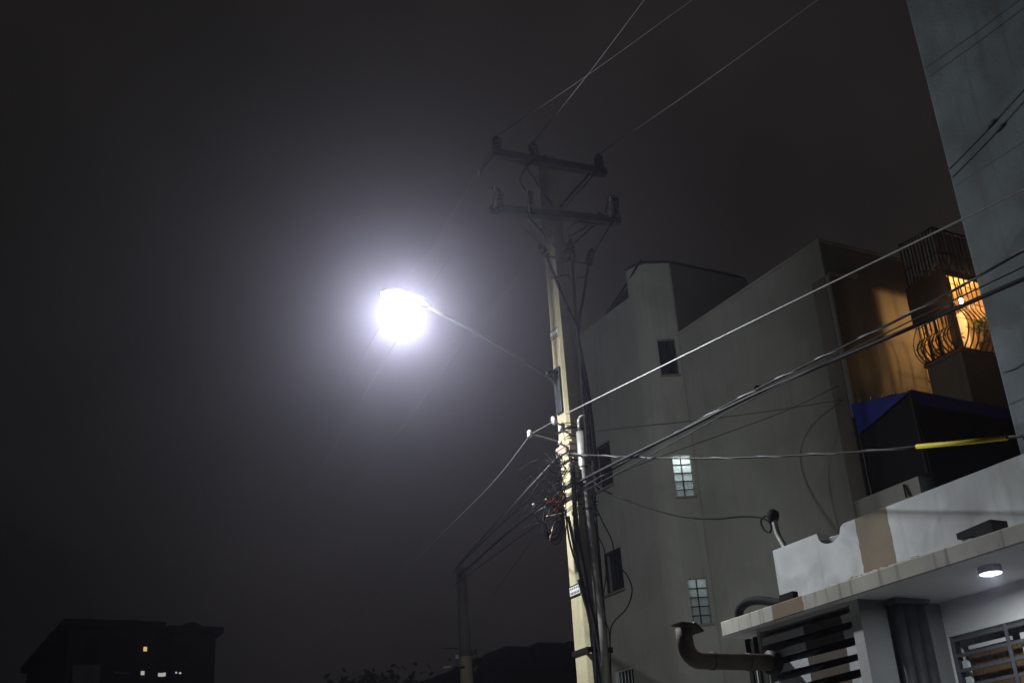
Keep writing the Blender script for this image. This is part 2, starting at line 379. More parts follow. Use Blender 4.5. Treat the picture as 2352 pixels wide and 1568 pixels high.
# glass-block windows (two lit, one dark sash) on the tower facet
def stair_window(k, lit):
    u0, u1, z0, z1 = fh[k]
    back = MB()
    back.quad(PtF(u0-0.02, z0-0.02, 0.5), PtF(u1+0.02, z0-0.02, 0.5), PtF(u1+0.02, z1+0.02, 0.5), PtF(u0-0.02, z1+0.02, 0.5))
    for a, b in (((u0-.02, z0-.02), (u0-.02, z1+.02)), ((u1+.02, z0-.02), (u1+.02, z1+.02)), ((u0-.02, z0-.02), (u1+.02, z0-.02)), ((u0-.02, z1+.02), (u1+.02, z1+.02))):
        back.quad(PtF(*a, 0.142), PtF(*b, 0.142), PtF(*b, 0.5), PtF(*a, 0.5))
    w = back.build('window', 'white' if lit else 'far_dark', apt)
    if lit:
        pw, ph = (u1-u0)/2, (z1-z0)/5
        d = (PtF(1, 0) - PtF(0, 0)).normalized()
        for r in range(5):
            for c in range(2):
                cu, cz = u0+pw*(c+0.5), z0+ph*(r+0.5)
                b = MB(); A1, H1 = pw/2-0.004, ph/2-0.004; A2, H2 = pw/2-0.022, ph/2-0.022
                o_ = [PtF(cu+sx*A1, cz+sy*H1, 0.125) for sx, sy in ((-1, -1), (1, -1), (1, 1), (-1, 1))]
                i_ = [PtF(cu+sx*A2, cz+sy*H2, 0.098) for sx, sy in ((-1, -1), (1, -1), (1, 1), (-1, 1))]
                b.v += [tuple(x) for x in o_ + i_]; b.f += [(4, 5, 6, 7)] + [(j, (j+1) % 4, 4+(j+1) % 4, 4+j) for j in range(4)]
                b.build('glass_block', 'block', w)
        fr = MB()
        fr.obox(PtF((u0+u1)/2, (z0+z1)/2, 0.118), d*0.009, nf*0.02, Vector((0, 0, (z1-z0)/2)))
        for r in range(1, 5): fr.obox(PtF((u0+u1)/2, z0+ph*r, 0.121), d*(u1-u0)*0.5, nf*0.02, Vector((0, 0, 0.008)))
        fr.build('mortar_joint', 'far_dark', w)
        L = bpy.data.lights.new('stairwell_lamp', 'POINT'); L.energy = lit; L.color = (0.92, 1.0, 1.0); L.shadow_soft_size = 0.05
        lo = bpy.data.objects.new('stairwell_lamp', L); COL.objects.link(lo); lo.location = PtF((u0+u1)/2+0.02, z1-0.10, 0.32)
        lo.parent = w
    else:
        d = (PtF(1, 0) - PtF(0, 0)).normalized()
        MB().quad(PtF(u0, z0, 0.12), PtF(u1, z0, 0.12), PtF(u1, z1, 0.12), PtF(u0, z1, 0.12)).build('pane', 'glass', w)
        f = MB(); f.obox(PtF(um+0.03, (z0+z1)/2, 0.10), d*0.012, nf*0.02, Vector((0, 0, (z1-z0)/2)))
        for u in (u0+0.02, u1-0.02): f.obox(PtF(u, (z0+z1)/2, 0.10), d*0.02, nf*0.02, Vector((0, 0, (z1-z0)/2)))
        f.build('window_frame', 'dark_metal', w)
    d = (PtF(1, 0) - PtF(0, 0)).normalized()
    MB().obox(PtF(um, z0-0.025, 0.0), d*0.215, nf*0.035, Vector((0, 0, 0.022))).build('sill', 'beige_side', w)
    return w
stair_window(0, 0); stair_window(1, 5.5); stair_window(2, 0.5)
# barred windows on the far part of the tower's street wall
for k, (u0, u1, z0, z1) in enumerate(LWH):
    w = MB().quad(PtL(u0, z0, 0.17), PtL(u1, z0, 0.17), PtL(u1, z1, 0.17), PtL(u0, z1, 0.17)).build('barred_window', 'glass', apt)
    f = MB()
    for u in (u0+0.02, u1-0.02): f.obox(PtL(u, (z0+z1)/2, 0.06), (0, 0.02, 0), (0.02, 0, 0), (0, 0, (z1-z0)/2))
    for z in (z0+0.02, z1-0.02): f.obox(PtL((u0+u1)/2, z, 0.06), (0, (u1-u0)/2-0.042, 0), (0.02, 0, 0), (0, 0, 0.02))
    f.build('window_frame', 'black_iron' if k < 2 else 'white', w)
    MB().box(TX-0.06, TX+0.05, 20.50, 21.30, z0-0.05, z0-0.002).build('sill', 'beige_side', w)
    n = 6
    for j in range(1, n):
        u = u0 + (u1-u0)*j/n
        MB().tube([PtL(u, z0+0.03, 0.03), PtL(u, z1-0.03, 0.03)], 0.009, 6).build('bar', 'black_iron' if k < 2 else 'white', w)
# drain pipe near the corner, ledge pipe, small wall vent
MB().box(MX-0.018, MX-0.002, MY0+0.02, MY0+0.36, 0, 11.3).build('corner_strip', 'beige_side', apt)
MB().tube([(MX-0.01, MY0-0.055, 2.0), (MX-0.01, MY0-0.055, 11.25), (MX+0.04, MY0-0.06, 11.32), (MX+0.75, MY0-0.06, 11.42)], 0.045, 8).build('drain_pipe', 'beige', apt, True)
pv = at(1742, 893, X=MX)
MB().lathe((MX+0.01, pv.y, pv.z), (-1, 0, 0), [(0, 0.07), (0.06, 0.07), (0.07, 0.05)], 10).build('wall_vent', 'black_iron', apt)
pr = at(1818, 580, X=MX+0.3)
MB().tube([(pr.x, pr.y, MZ), (pr.x, pr.y, MZ+0.22), (pr.x, pr.y-0.1, MZ+0.26)], 0.035, 8).build('roof_vent', 'rust', apt, True)
# leaning sheet and struts on the tower roof edge (solar heater frame seen edge on)
lp = thing('roof_panel', 'dark tilted panel on a frame at the roof edge beside the rounded tower top', 'roof panel', at(1425, 690, X=TX+0.1))
pa, pb, pc, pd = [at(a, b, X=TX+0.06) for a, b in ((1386, 730), (1457, 640), (1466, 668), (1448, 690))]
wd_ = MB(); q_ = [pa, pb, pc, pd]; q2_ = [p + Vector((0.35, 0, 0)) for p in q_]
wd_.poly(q_); wd_.poly(q2_[::-1])
for k in range(4): wd_.quad(q_[k], q2_[k], q2_[(k+1) % 4], q_[(k+1) % 4])
wd_.build('panel', 'black', lp)
MB().tube([at(1392, 722, X=TX+0.03), at(1447, 640, X=TX+0.03), at(1471, 596, X=TX+0.03)], 0.028, 6).build('rail', 'black_iron', lp)
MB().tube([at(1447, 645, X=TX+0.2), at(1462, 612, X=TX+0.2)], 0.04, 6).build('strut', 'black_iron', lp)

# ================================================================ GREY TOWER on the right
tb = thing('tower_block', 'tall windowless blue grey rendered tower wall at the right edge', 'building', (10, 7.35, 0))
MB().box(10, 18, -6, 7.35, 0, 17).build('wall', 'tower', tb, False, 0.02)

for z in (5.6, 8.15, 10.7): MB().box(9.996, 9.9985, -5.9, 7.33, z, z+0.014).build('render_joint', 'tower_shadow_joint', tb)
def wall_shadow(label, p0, p1, blob=None):  # dark tubes and blobs laid on the wall as wire shadows
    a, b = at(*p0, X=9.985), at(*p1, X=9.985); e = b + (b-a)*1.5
    t = thing('wall_shadow', label, 'cable', a, 'modelled wire shadows along the tower wall')
    MB().tube([a, a.lerp(b, .5) - Vector((0, 0, .015)), b, e], 0.006, 6).build('cable', 'tower_shadow_joint', t)  # shadow line modelled as a thin tube
    if blob: MB().lathe(at(*blob, X=9.975), b-a, [(-.07, .008), (-.04, .02), (.04, .02), (.07, .008)], 8).build('shadow_blob', 'tower_shadow_joint', t)
wall_shadow('upper of the two modelled wire shadows high on the grey tower wall', (2123, 158), (2352, -8))
wall_shadow('lower of the two modelled wire shadows high on the grey tower wall', (2130, 178), (2352, 18))
wall_shadow('upper modelled wire shadow with a blob midway up the grey tower wall', (2178, 390), (2352, 205), (2275, 285))
wall_shadow('lower modelled wire shadow with a blob midway up the grey tower wall', (2186, 408), (2352, 232), (2293, 296))
wall_shadow('lone faint modelled wire shadow low on the grey tower wall beside the balcony', (2304, 855), (2352, 833))

# ================================================================ BALCONY HOUSE between them
BX = 16.5; BY0 = 12.77; BY1 = 13.57
bh = thing('balcony_house', 'house with a lit caged balcony between the tower and the beige building', 'building', (BX, BY0, 0))
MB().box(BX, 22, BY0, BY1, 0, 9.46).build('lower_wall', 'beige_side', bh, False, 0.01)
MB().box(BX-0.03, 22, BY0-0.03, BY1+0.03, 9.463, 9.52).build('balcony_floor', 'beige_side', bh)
MB().box(17.85, 22, BY0+0.02, BY1+0.50, 9.523, 10.93).build('room_wall', 'ochre', bh)
MB().box(17.12, 17.84, 14.085, 14.105, 9.5, 10.93).build('end_wall', 'ochre', bh)
MB().box(BX+0.03, 22, BY0-0.04, BY1+0.04, 10.932, 10.947).build('ceiling', 'ochre', bh)
MB().box(BX-0.05, 22, BY0-0.05, BY1+0.05, 10.95, 11.06).build('roof_slab', 'black_iron', bh)
MB().box(BX-0.05, BX+0.02, BY0-0.05, BY1+0.05, 10.30, 10.947).build('fascia', 'black_iron', bh)
for (x, y, wd) in ((BX+0.03, BY0+0.05, 0.07), (BX+0.02, BY1-0.02, 0.018), (17.7, BY0+0.0, 0.03)):
    MB().box(x-wd, x+wd, y-wd*0.8, y+wd*0.8, 9.523, 10.948).build('post', 'black_iron', bh)
MB().box(BX-0.02, BX+0.03, BY0+0.36, BY0+0.42, 9.523, 10.298).build('post', 'black_iron', bh)
MB().box(BX-0.03, BX+0.0, BY1-0.24, BY1-0.17, 9.523, 10.298).build('post', 'black_iron', bh)
# curtain and plants behind the grille
MB().box(17.4, 17.44, BY0+0.45, BY0+0.62, 9.55, 10.6).build('curtain', 'cream', bh)
MB().box(17.80, 17.847, BY0+0.25, BY0+0.6, 9.6, 10.5).build('door_leaf', 'rust', bh)
def belly(p0, out, zt, zb, depth=0.16):
    p = []
    for k in range(13):
        t = k/12; z = zt + (zb-zt)*t
        bulge = 0 if t < 0.45 else depth*math.sin((t-0.45)/0.55*math.pi)**0.8
        p.append((p0[0]+out[0]*bulge, p0[1]+out[1]*bulge, z))
    return p
gr = MB().tube([(BX-0.03, BY0, 9.53), (BX-0.03, BY1, 9.53)], 0.014, 6).build('window_grille', 'black_iron', bh)
for j in range(9):
    y = BY0+0.05 + (BY1-BY0-0.1)*j/8
    MB().tube(belly((BX-0.035, y), (-1, 0), 10.31, 9.54), 0.015, 5).build('bar', 'black_iron', gr)
for z, o in ((10.22, 0.0), (9.98, 0.0), (9.78, 0.15)):
    MB().tube([(BX-0.04-o, BY0+0.02, z), (BX-0.04-o, BY1, z)], 0.007, 5).build('rail', 'black_iron', gr)
g2 = MB().tube([(BX, BY0-0.03, 9.53), (18.2, BY0-0.03, 9.53)], 0.014, 6).build('window_grille', 'black_iron', bh)
for j in range(13):
    x = BX+0.08 + 1.6*j/12
    MB().tube(belly((x, BY0-0.035), (0, -1), 10.95, 9.54, 0.18), 0.015, 5).build('bar', 'black_iron', g2)
for z, o in ((10.78, 0), (10.45, 0.0), (10.12, 0.0), (9.85, 0.16)):
    MB().tube([(BX+0.02, BY0-0.04-o, z), (18.2, BY0-0.04-o, z)], 0.007, 5).build('rail', 'black_iron', g2)
g3 = MB().tube([(BX, BY1+0.03, 9.53), (18.2, BY1+0.03, 9.53)], 0.014, 6).build('window_grille', 'black_iron', bh)
for j in range(6):
    x = BX+0.06 + 1.2*j/5
    MB().tube(belly((x, BY1+0.035), (0, 1), 10.95, 9.54, 0.2), 0.010, 5).build('bar', 'black_iron', g3)
for z, o in ((10.3, 0), (9.80, 0.17)):
    MB().tube([(BX+0.02, BY1+0.04+o, z), (18.2, BY1+0.04+o, z)], 0.007, 5).build('rail', 'black_iron', g3)
# roof terrace railing above
rl = MB().tube([(BX, BY1, 11.97), (BX, BY0, 11.93), (19.5, BY0, 11.93)], 0.022, 6).build('terrace_railing', 'black_iron', bh)
MB().tube([(BX, BY1, 11.43), (BX, BY0, 11.43), (19.5, BY0, 11.43)], 0.013, 6).build('rail', 'black_iron', rl)
for j in range(11):
    y = BY1 - (BY1-BY0)*j/10
    MB().tube([(BX, y, 11.06), (BX, y, 11.95)], 0.016 if j in (0, 10) else 0.013, 5).build('bar', 'black_iron', rl)
for j in range(1, 26):
    x = BX + 0.11*j
    MB().tube([(x, BY0, 11.06), (x, BY0, 11.93)], 0.013, 5).build('bar', 'black_iron', rl)
# corrugated plastic screens fixed behind the terrace railing
for k in range(9):
    y = BY1-0.02 - (BY1-BY0-0.05)*k/9; dy = (BY1-BY0-0.05)/9
    MB().box(BX+0.026+0.008*(k % 2), BX+0.032+0.008*(k % 2), y-dy+0.003, y-0.003, 11.16+0.05*((k*5) % 3), 11.92).build('screen_panel', 'screen', rl)
for k in range(14):
    x = BX+0.06 + 0.12*k
    MB().box(x, x+0.114, BY0+0.026+0.008*(k % 2), BY0+0.032+0.008*(k % 2), 11.14+0.05*((k*7) % 3), 11.89).build('screen_panel', 'screen', rl)
# plants hanging and standing on the balcony
def plant(name, label, c, r, n, size, seed, mat='plant', pot=True):
    rnd = random.Random(seed); t = thing(name, label, 'plant', c, 'plants on the lit balcony')
    lf = MB()
    for k in range(n):
        d = Vector((rnd.gauss(0, 1), rnd.gauss(0, 1), rnd.gauss(0, 1))).normalized()*r*rnd.uniform(0.3, 1)
        p = Vector(c) + Vector((d.x, d.y, d.z*1.3 + r*1.2)); a = Vector((rnd.gauss(0, 1), rnd.gauss(0, 1), rnd.gauss(0, 1))).normalized()
        b = a.cross(Vector((rnd.gauss(0, 1), rnd.gauss(0, 1), 1))).normalized()
        lf.quad(p-a*size, p+b*size*0.35, p+a*size, p-b*size*0.35)
    lf.build('leaves', mat, t)
    if pot: MB().lathe(Vector(c)-Vector((0, 0, 0.1)), (0, 0, 1), [(0, r*0.4), (0.12, r*0.55)], 10).build('pot', 'rust', t)
plant('potted_plant', 'leafy plant behind the balcony grille beside the middle post', (17.2, BY0+0.5, 9.95), 0.08, 24, 0.05, 3)
plant('potted_plant', 'leafy plant in the balcony corner nearest the tower', (17.5, BY0+0.25, 10.0), 0.16, 80, 0.07, 4)
plant('potted_plant', 'dark leafy plant at the balcony end beside the beige wall', (16.75, BY1-0.12, 9.68), 0.08, 30, 0.05, 5)
plant('potted_plant', 'dark plant on the roof terrace inside the railing corner', (17.0, BY0+0.3, 11.16), 0.14, 70, 0.06, 6)
# bulb
bb = at(2208, 692, X=16.95)
bl = thing('light_bulb', 'bare warm light bulb glowing under the balcony roof', 'light bulb', bb)
MB().lathe(bb-Vector((0, 0, 0.05)), (0, 0, 1), [(0, 0.01), (0.02, 0.035), (0.05, 0.045), (0.08, 0.035), (0.10, 0.02)], 12).build('glass_envelope', 'bulb', bl, True)
MB().lathe(bb+Vector((0, 0, 0.051)), (0, 0, 1), [(0, 0.022), (0.06, 0.022), (10.948-bb.z-0.051, 0.008)], 8).build('socket', 'black_iron', bl)
L = bpy.data.lights.new('bulb_light', 'POINT'); L.energy = 58; L.color = (1.0, 0.56, 0.20); L.shadow_soft_size = 0.12
lo = bpy.data.objects.new('bulb_light', L); COL.objects.link(lo); lo.location = (0.0, 0.0, -0.075); lo.parent = bl

# ================================================================ TARP SHELTER and low wall
ts = thing('tarp_shelter', 'black shade cloth shelter with a blue tarp flap below the balcony', 'shelter', (12, 10.22, 5.98))
A, B_, C_ = at(2090, 897, X=12), at(1955, 928, X=12), at(1969, 1000, X=12)
from mathutils import noise as mnoise
def cloth(mb, a, b, c, d, n=16, amp=0.05, sag=0.0):
    """wrinkled sheet between four corners (a-b bottom, d-c top)"""
    a, b, c, d = map(Vector, (a, b, c, d)); nr_ = (b-a).cross(d-a).normalized(); i0 = len(mb.v)
    for r in range(n+1):
        for q in range(n+1):
            u, v = q/n, r/n; p = (a*(1-u)+b*u)*(1-v) + (d*(1-u)+c*u)*v
            e = math.sin(u*math.pi)*math.sin(v*math.pi)
            w = mnoise.noise(Vector((p.x*2.3, p.y*2.3, p.z*0.8)))*amp + mnoise.noise(p*6)*amp*0.35
            p = p + nr_*w - Vector((0, 0, sag*math.sin(u*math.pi)))*(1 if v > 0.5 else 0.4) + nr_*e*amp*0.4
            mb.v.append(tuple(p))
    for r in range(n):
        for q in range(n): k = i0+r*(n+1)+q; mb.f.append((k, k+1, k+n+2, k+n+1))
zt = A.z
mbf = MB(); cloth(mbf, C_, C_.lerp(A, 0.96), A, B_, 12, 0.02, 0.015); mbf.build('blue_flap', 'blue', ts, True)
mbx = MB()
cloth(mbx, (12.05, A.y, 4.6), (15.2, A.y, 4.6), (15.2, A.y, zt-0.02), (12.05, A.y, zt), 24, 0.06, 0.05)
cloth(mbx, (12.05, A.y, zt), (15.2, A.y, zt-0.02), (15.2, B_.y, zt+0.15), (12.05, B_.y, B_.z), 14, 0.04, 0.03)
cloth(mbx, (12.06, B_.y, 5.98), (12.06, A.y, 5.98), (12.06, A.y, zt-0.01), (12.06, B_.y, B_.z-0.01), 14, 0.04, 0.0)
mbx.build('shade_cloth', 'shade', ts, True)
vl = MB(); cloth(vl, (12.0, A.y-0.05, zt-0.20), (15.2, A.y-0.05, zt-0.18), (15.2, A.y-0.02, zt-0.0), (12.0, A.y-0.02, zt+0.02), 18, 0.02, 0.03)
vl.build('blue_valance', 'blue', ts, True)
for k in range(5):
    p = A.lerp(B_, (k+0.3)/5); MB().tube([p, p + Vector((0.02, 0, 0.05))], 0.006, 5).build('tie_cord', 'plate', ts)
for y in (A.y, B_.y):
    MB().tube([(12.0, y, 5.98), (12.0, y, zt)], 0.025, 6).build('post', 'black_iron', ts)
lwl = thing('roof_terrace', 'grey wall of the low roof terrace under the tarp shelter', 'building', (11.9, 8, 0))
MB().box(11.9, 15.2, 10.30, 11.45, 0, 5.97).build('wall', 'beige', lwl)
MB().tube([at(2075, 1112, X=11.87), at(2082, 1142, X=11.87)], 0.012, 5).build('crack_cable', 'black_iron', lwl)
MB().tube([at(2078, 1112, X=11.87), at(2092, 1140, X=11.87)], 0.012, 5).build('crack_cable', 'black_iron', lwl)

# ================================================================ WHITE SHOPFRONT with canopy
wb = thing('white_building', 'white single storey building with a stained concrete canopy and brown painted bands', 'building', (8, 8.88, 0))
PT = 4.385
# parapet with a half round notch, front face polygon + thickness
ny, nr = at(1902, 1215, X=8.0).y, 0.15
notch = [(ny - nr*math.cos(math.radians(t)), PT - 0.03 - nr*0.68*math.sin(math.radians(t))) for t in range(0, 181, 15)]
prof = [(2.0, 3.61), (2.0, PT)] + [(ny-nr-0.06, PT), (ny-nr-0.02, PT-0.015)] + notch + [(ny+nr+0.01, PT), (8.89, PT), (8.89, 3.61)]
pm = MB()
pm.poly([(8.0, y, z) for y, z in reversed(prof)]); pm.poly([(8.14, y, z) for y, z in prof])
for a, b in zip(prof, prof[1:] + prof[:1]): pm.quad((8.0, *a), (8.0, *b), (8.14, *b), (8.14, *a))
pm.build('parapet', 'parapet', wb, False, 0.006)
MB().box(8.143, 9.9, 2.0, 8.88, 3.50, 3.60).build('flat_roof', 'soffit', wb)
c1, c2 = at(1655, 1425, X=7.0), at(1660, 1457, X=7.0)
cz0, cz1 = 3.462, 3.592
cn = MB(); cn.box(7.0, 8.12, 2.0, 8.61, cz0, cz1); cn.build('canopy', 'canopy', wb, False, 0.006)
MB().box(7.004, 8.30, 2.0, 8.606, cz0-0.006, cz0-0.002).build('soffit', 'soffit', wb)
# mortar patches and crumbs on the canopy edge
for k in range(16):
    y = 7.25 - k*0.065 + random.uniform(-.02, .02)
    z = cz1 + 0.004
    MB().obox((7.05, y, z), (0.03, 0, 0), (0, random.uniform(.02, .05), 0.004), (0, 0, random.uniform(.006, .018))).build('crumbled_edge', 'canopy', wb, False, 0.004)
# walls under the canopy
IX = 8.02; RY = 7.00; BXF = 7.10
WH = [(6.10, 7.02, 2.35, 3.17)]
wl = MB()
PtW = wall_strip(wl, (IX, RY), (IX, 2.0), 0, cz0-0.007, [(0.012, RY-4.6, 2.2, 3.175)], 0.16, inward=(1, 0))
wl.build('inner_wall', 'white', wb)
MB().quad((BXF, RY, 0), (IX, RY, 0), (IX, RY, cz0-0.007), (BXF, RY, cz0-0.007)).build('return_wall', 'return_wall', wb)
bw = MB()
PtB = wall_strip(bw, (BXF, 8.26), (BXF, RY), 0, cz0-0.007, [(0.03, 8.26-7.105, 2.0, cz0-0.03)], 0.30, inward=(1, 0))
bw.quad((BXF, 8.26, 0), (9.9, 8.26, 0), (9.9, 8.26, cz0-0.007), (BXF, 8.26, cz0-0.007))
bw.build('bay_wall', 'white', wb)
# louvred opening: slats
LY0, LY1 = 7.108, 8.226; LYM = (LY0+LY1)/2; LYH = (LY1-LY0)/2
lv = MB().box(BXF+0.29, BXF+0.295, LY0, LY1, 2.02, cz0-0.032).build('louvre_window', 'far_dark', wb)
pitch = 0.127
for k in range(9):
    z = 3.365 - k*pitch; jz = random.uniform(-.006, .006)
    s = MB().obox((BXF+0.12, LYM, z+0.035), (0.085, 0, 0.045), (0, LYH, jz), (-0.003, 0, 0.007))
    s.obox((BXF+0.024, LYM, z-0.024), (0.006, 0, 0.0), (0, LYH, jz), (0, 0, 0.032))
    s.build('slat', 'slat', lv)
for y in (LY1-0.05, LY1-0.15):
    MB().box(BXF+0.004, BXF+0.013, y-0.006, y+0.006, 2.0, 3.22).build('slat_rod', 'galv', lv)
# corner jamb pieces at the far end of the bay
MB().box(BXF-0.02, BXF+0.03, 8.263, 8.30, 2.0, 3.40).build('jamb', 'black_iron', wb)
MB().box(BXF-0.004, BXF+0.02, 8.303, 8.36, 2.0, 3.38).build('jamb', 'white', wb)
MB().box(BXF-0.02, BXF+0.02, 8.363, 8.41, 2.0, 3.40).build('jamb', 'black_iron', wb)
# three dark downpipes in the inner corner
for k, (x, r) in enumerate(((7.445, 0.055), (7.565, 0.06), (7.69, 0.06))):
    MB().tube([(x, RY-r-0.004, 0.1), (x, RY-r-0.004, cz0-0.012)], r, 14).build('downpipe', 'dark_metal', wb, True)
MB().box(7.38, 7.76, RY-0.135, RY-0.003, cz0-0.05, cz0-0.0125).build('pipe_collar', 'dark_metal', wb)
# grilled window right
wz0, wz1 = 2.2, 3.175
gw = MB().box(IX+0.30, IX+0.31, 4.6, 6.98, wz0, wz1).build('grille_window', 'far_dark', wb)
y = 6.93
k = 0
while y > 4.7:
    MB().box(IX+0.13, IX+0.15, y-0.052, y-0.003, wz0, wz1-0.13).build('board', 'wood', gw); y -= 0.055; k += 1
for z in (3.145, 3.02, 2.90, 2.78, 2.66, 2.54): MB().box(IX+0.02, IX+0.045, 4.6, 6.984, z-0.013, z+0.013).build('bar', 'grille', gw)
for y in (6.965, 6.42, 5.8, 5.2): MB().box(IX+0.012, IX+0.0195, y-0.016, y+0.016, wz0, wz1-0.003).build('upright', 'grille', gw)
MB().box(IX+0.07, IX+0.10, 6.44, 6.86, 3.055, 3.085).build('rail', 'white', gw)
MB().box(IX+0.07, IX+0.10, 6.30, 6.345, wz0, 3.09).build('rail', 'white', gw)
MB().box(IX+0.07, IX+0.10, 6.90, 6.955, wz0, 2.98).build('hinge_strip', 'slat', gw)
MB().box(IX+0.03, IX+0.09, 6.955, 6.985, wz0, wz1-0.01).build('jamb', 'dark_metal', gw)
# ceiling light
cl = at(2272, 1300, Z=3.456)
ct = thing('ceiling_light', 'lit round ceiling light under the concrete canopy', 'ceiling light', cl)
MB().lathe((cl.x, cl.y, cz0-0.006), (0, 0, -1), [(0, 0.085), (0.05, 0.088), (0.052, 0.084)], 28).build('rim', 'dark_metal', ct, True)
MB().lathe((cl.x, cl.y, cz0-0.006), (0, 0, -1), [(0.0525, 0.078), (0.056, 0.074)], 28).build('diffuser', 'lit_white', ct)
L = bpy.data.lights.new('ceiling_glow', 'AREA'); L.shape = 'DISK'; L.size = 0.15; L.energy = 19; L.color = (0.9, 0.96, 1.0)
lo = bpy.data.objects.new('ceiling_glow', L); COL.objects.link(lo); lo.parent = ct; lo.location = (0, 0, -0.07)

# ---- things on and by the canopy
def dome_cap(mb, c, r, t=0.02): mb.lathe(c, (0, 0, 1), [(0, r*1.5), (t, r*1.5), (t+0.05, 0.02)], 14)
DY = 8.06
dA = at(1785, 1521, Y=DY)
duct = thing('vent_duct', 'rusty elbow vent duct sticking out of the louvred opening', 'duct', dA)
path = [(7.25, DY, dA.z)] + [(6.36, DY, dA.z)] + [(6.29-0.135*math.sin(math.radians(t)), DY, dA.z+0.135-0.135*math.cos(math.radians(t))) for t in range(0, 91, 15)] + [(6.155, DY, dA.z+0.26)]
MB().tube(path, 0.070, 16).build('elbow_pipe', 'rust', duct, True)
for x_ in (6.40, 6.78): MB().tube([(x_, DY, dA.z), (x_+0.025, DY, dA.z)], 0.076, 16).build('joint_ring', 'rust', duct, True)
MB().obox((6.17, DY, dA.z+0.29), (0.082, 0, -0.004), (0, 0.07, 0), (0, 0, 0.007)).build('rain_cap', 'black_iron', duct)
MB().obox((6.255, DY, dA.z+0.262), (0.045, 0, -0.034), (0, 0.083, 0), (0.004, 0, 0.006)).build('rain_cap', 'black_iron', duct)
MB().tube([(7.02, DY, dA.z), (7.085, DY, dA.z)], 0.102, 16).build('collar', 'black_iron', duct, True)
hp = [at(a, b, X=7.25) for a, b in ((1697, 1418), (1700, 1398), (1718, 1382), (1748, 1378), (1785, 1383), (1822, 1381))]
hs = thing('roof_pipe', 'black bent pipe lying across the far end of the canopy', 'pipe', hp[2])
MB().tube(smooth_path(hp, 6), 0.040, 10).build('pipe', 'black', hs, True)
MB().obox(at(1812, 1374, X=7.22), (0.03, 0, 0), (0, 0.09, 0), (0, 0, 0.045)).build('end_box', 'black', hs)
wx = at(2250, 1222, X=7.30)
wg = thing('floodlight', 'black wedge shaped floodlight lying unlit on the canopy edge', 'floodlight', wx)
fl = MB(); y0, y1 = at(2290, 1215, X=7.25).y, at(2208, 1232, X=7.25).y
fl.poly([(7.2, y0, cz1+0.005), (7.2, y0, cz1+0.15), (7.2, y1, cz1+0.13), (7.2, y1, cz1+0.085), (7.2, (y0+y1)/2+0.02, cz1+0.08), (7.2, (y0+y1)/2-0.05, cz1+0.005)])
i0 = [(7.38, *p[1:]) for p in fl.v[:6]]; ff = fl.v[:6]
fl.poly(list(reversed(i0)))
for k in range(6): fl.quad(ff[k], i0[k], i0[(k+1) % 6], ff[(k+1) % 6])
fl.build('housing', 'black', wg)
MB().box(7.21, 7.36, y1-0.12, y1-0.02, cz1+0.003, cz1+0.075).build('bracket', 'canopy', wg, False, 0.01)
mp = [at(a, b, X=8.07) for a, b in ((1806, 1262), (1797, 1246), (1786, 1225), (1781, 1205), (1778, 1192))]
ms = thing('service_mast', 'short grey service mast with black weatherhead on the white parapet', 'service mast', mp[0])
MB().tube(smooth_path(mp, 5), 0.030, 10).build('conduit', 'galv', ms, True)
MB().lathe(mp[-1]-Vector((0, 0, 0.02)), (mp[-1]-mp[-2]), [(0, 0.04), (0.05, 0.062), (0.09, 0.06), (0.12, 0.03)], 12).build('weatherhead', 'black', ms, True)
# pan lying in the notch
MB().lathe((8.10, ny, PT-0.09), (-0.2, 0, 1), [(0, 0.05), (0.03, 0.07), (0.035, 0.066)], 14).build('pale_pan', 'white', wb)

# ================================================================ UTILITY POLE
PX, PY = 7.63, 11.74
hw = lambda z: (0.385 - 0.0170*z)/2
up = thing('utility_pole', 'tall cream concrete utility pole carrying the street lamp and crossarms', 'utility pole', (PX, PY, 0))
PTOP = 10.55
sh = MB(); lev = [0, 3, 6, 8, PTOP]
for z in lev:
    h = hw(z); c = 0.045*h/0.17
    for sx, sy in ((-1, -1), (1, -1), (1, 1), (-1, 1)):
        pts = [(PX+sx*h, PY+sy*(h-c)), (PX+sx*(h-c), PY+sy*h)]
        if sx*sy < 0: pts = pts[::-1]
        for p in pts: sh.v.append((*p, z))
for k in range(len(lev)-1):
    for j in range(8): sh.f.append((k*8+j, k*8+(j+1) % 8, k*8+8+(j+1) % 8, k*8+8+j))
sh.f.append(tuple(range((len(lev)-1)*8, len(lev)*8)))
sh.build('shaft', 'pole', up)
FY = lambda z: PY - hw(z)          # camera-side face
FX = lambda z: PX - hw(z)          # street-side face
def clamp(z, h=0.05, mat='dark_metal', t=0.012):
    w = hw(z) + t; m = MB()
    m.box(PX-w, PX+w, PY-w, PY-w+t*0.9, z, z+h); m.box(PX-w, PX+w, PY+w-t*0.9, PY+w, z, z+h)
    m.box(PX-w, PX-w+t*0.9, PY-w+t, PY+w-t, z, z+h); m.box(PX+w-t*0.9, PX+w, PY-w+t, PY+w-t, z, z+h)
    return m.build('band', mat, up)
zl = lambda py, px=1300: at(px, py, X=PX-0.15).z
for py_, h in ((984, .02), (1062, .02), (1121, .035), (1152, .045), (1515, .06)):
    clamp(zl(py_), h, 'black_iron')
clamp(zl(1042)+0.02, 0.11, 'pink', 0.02)
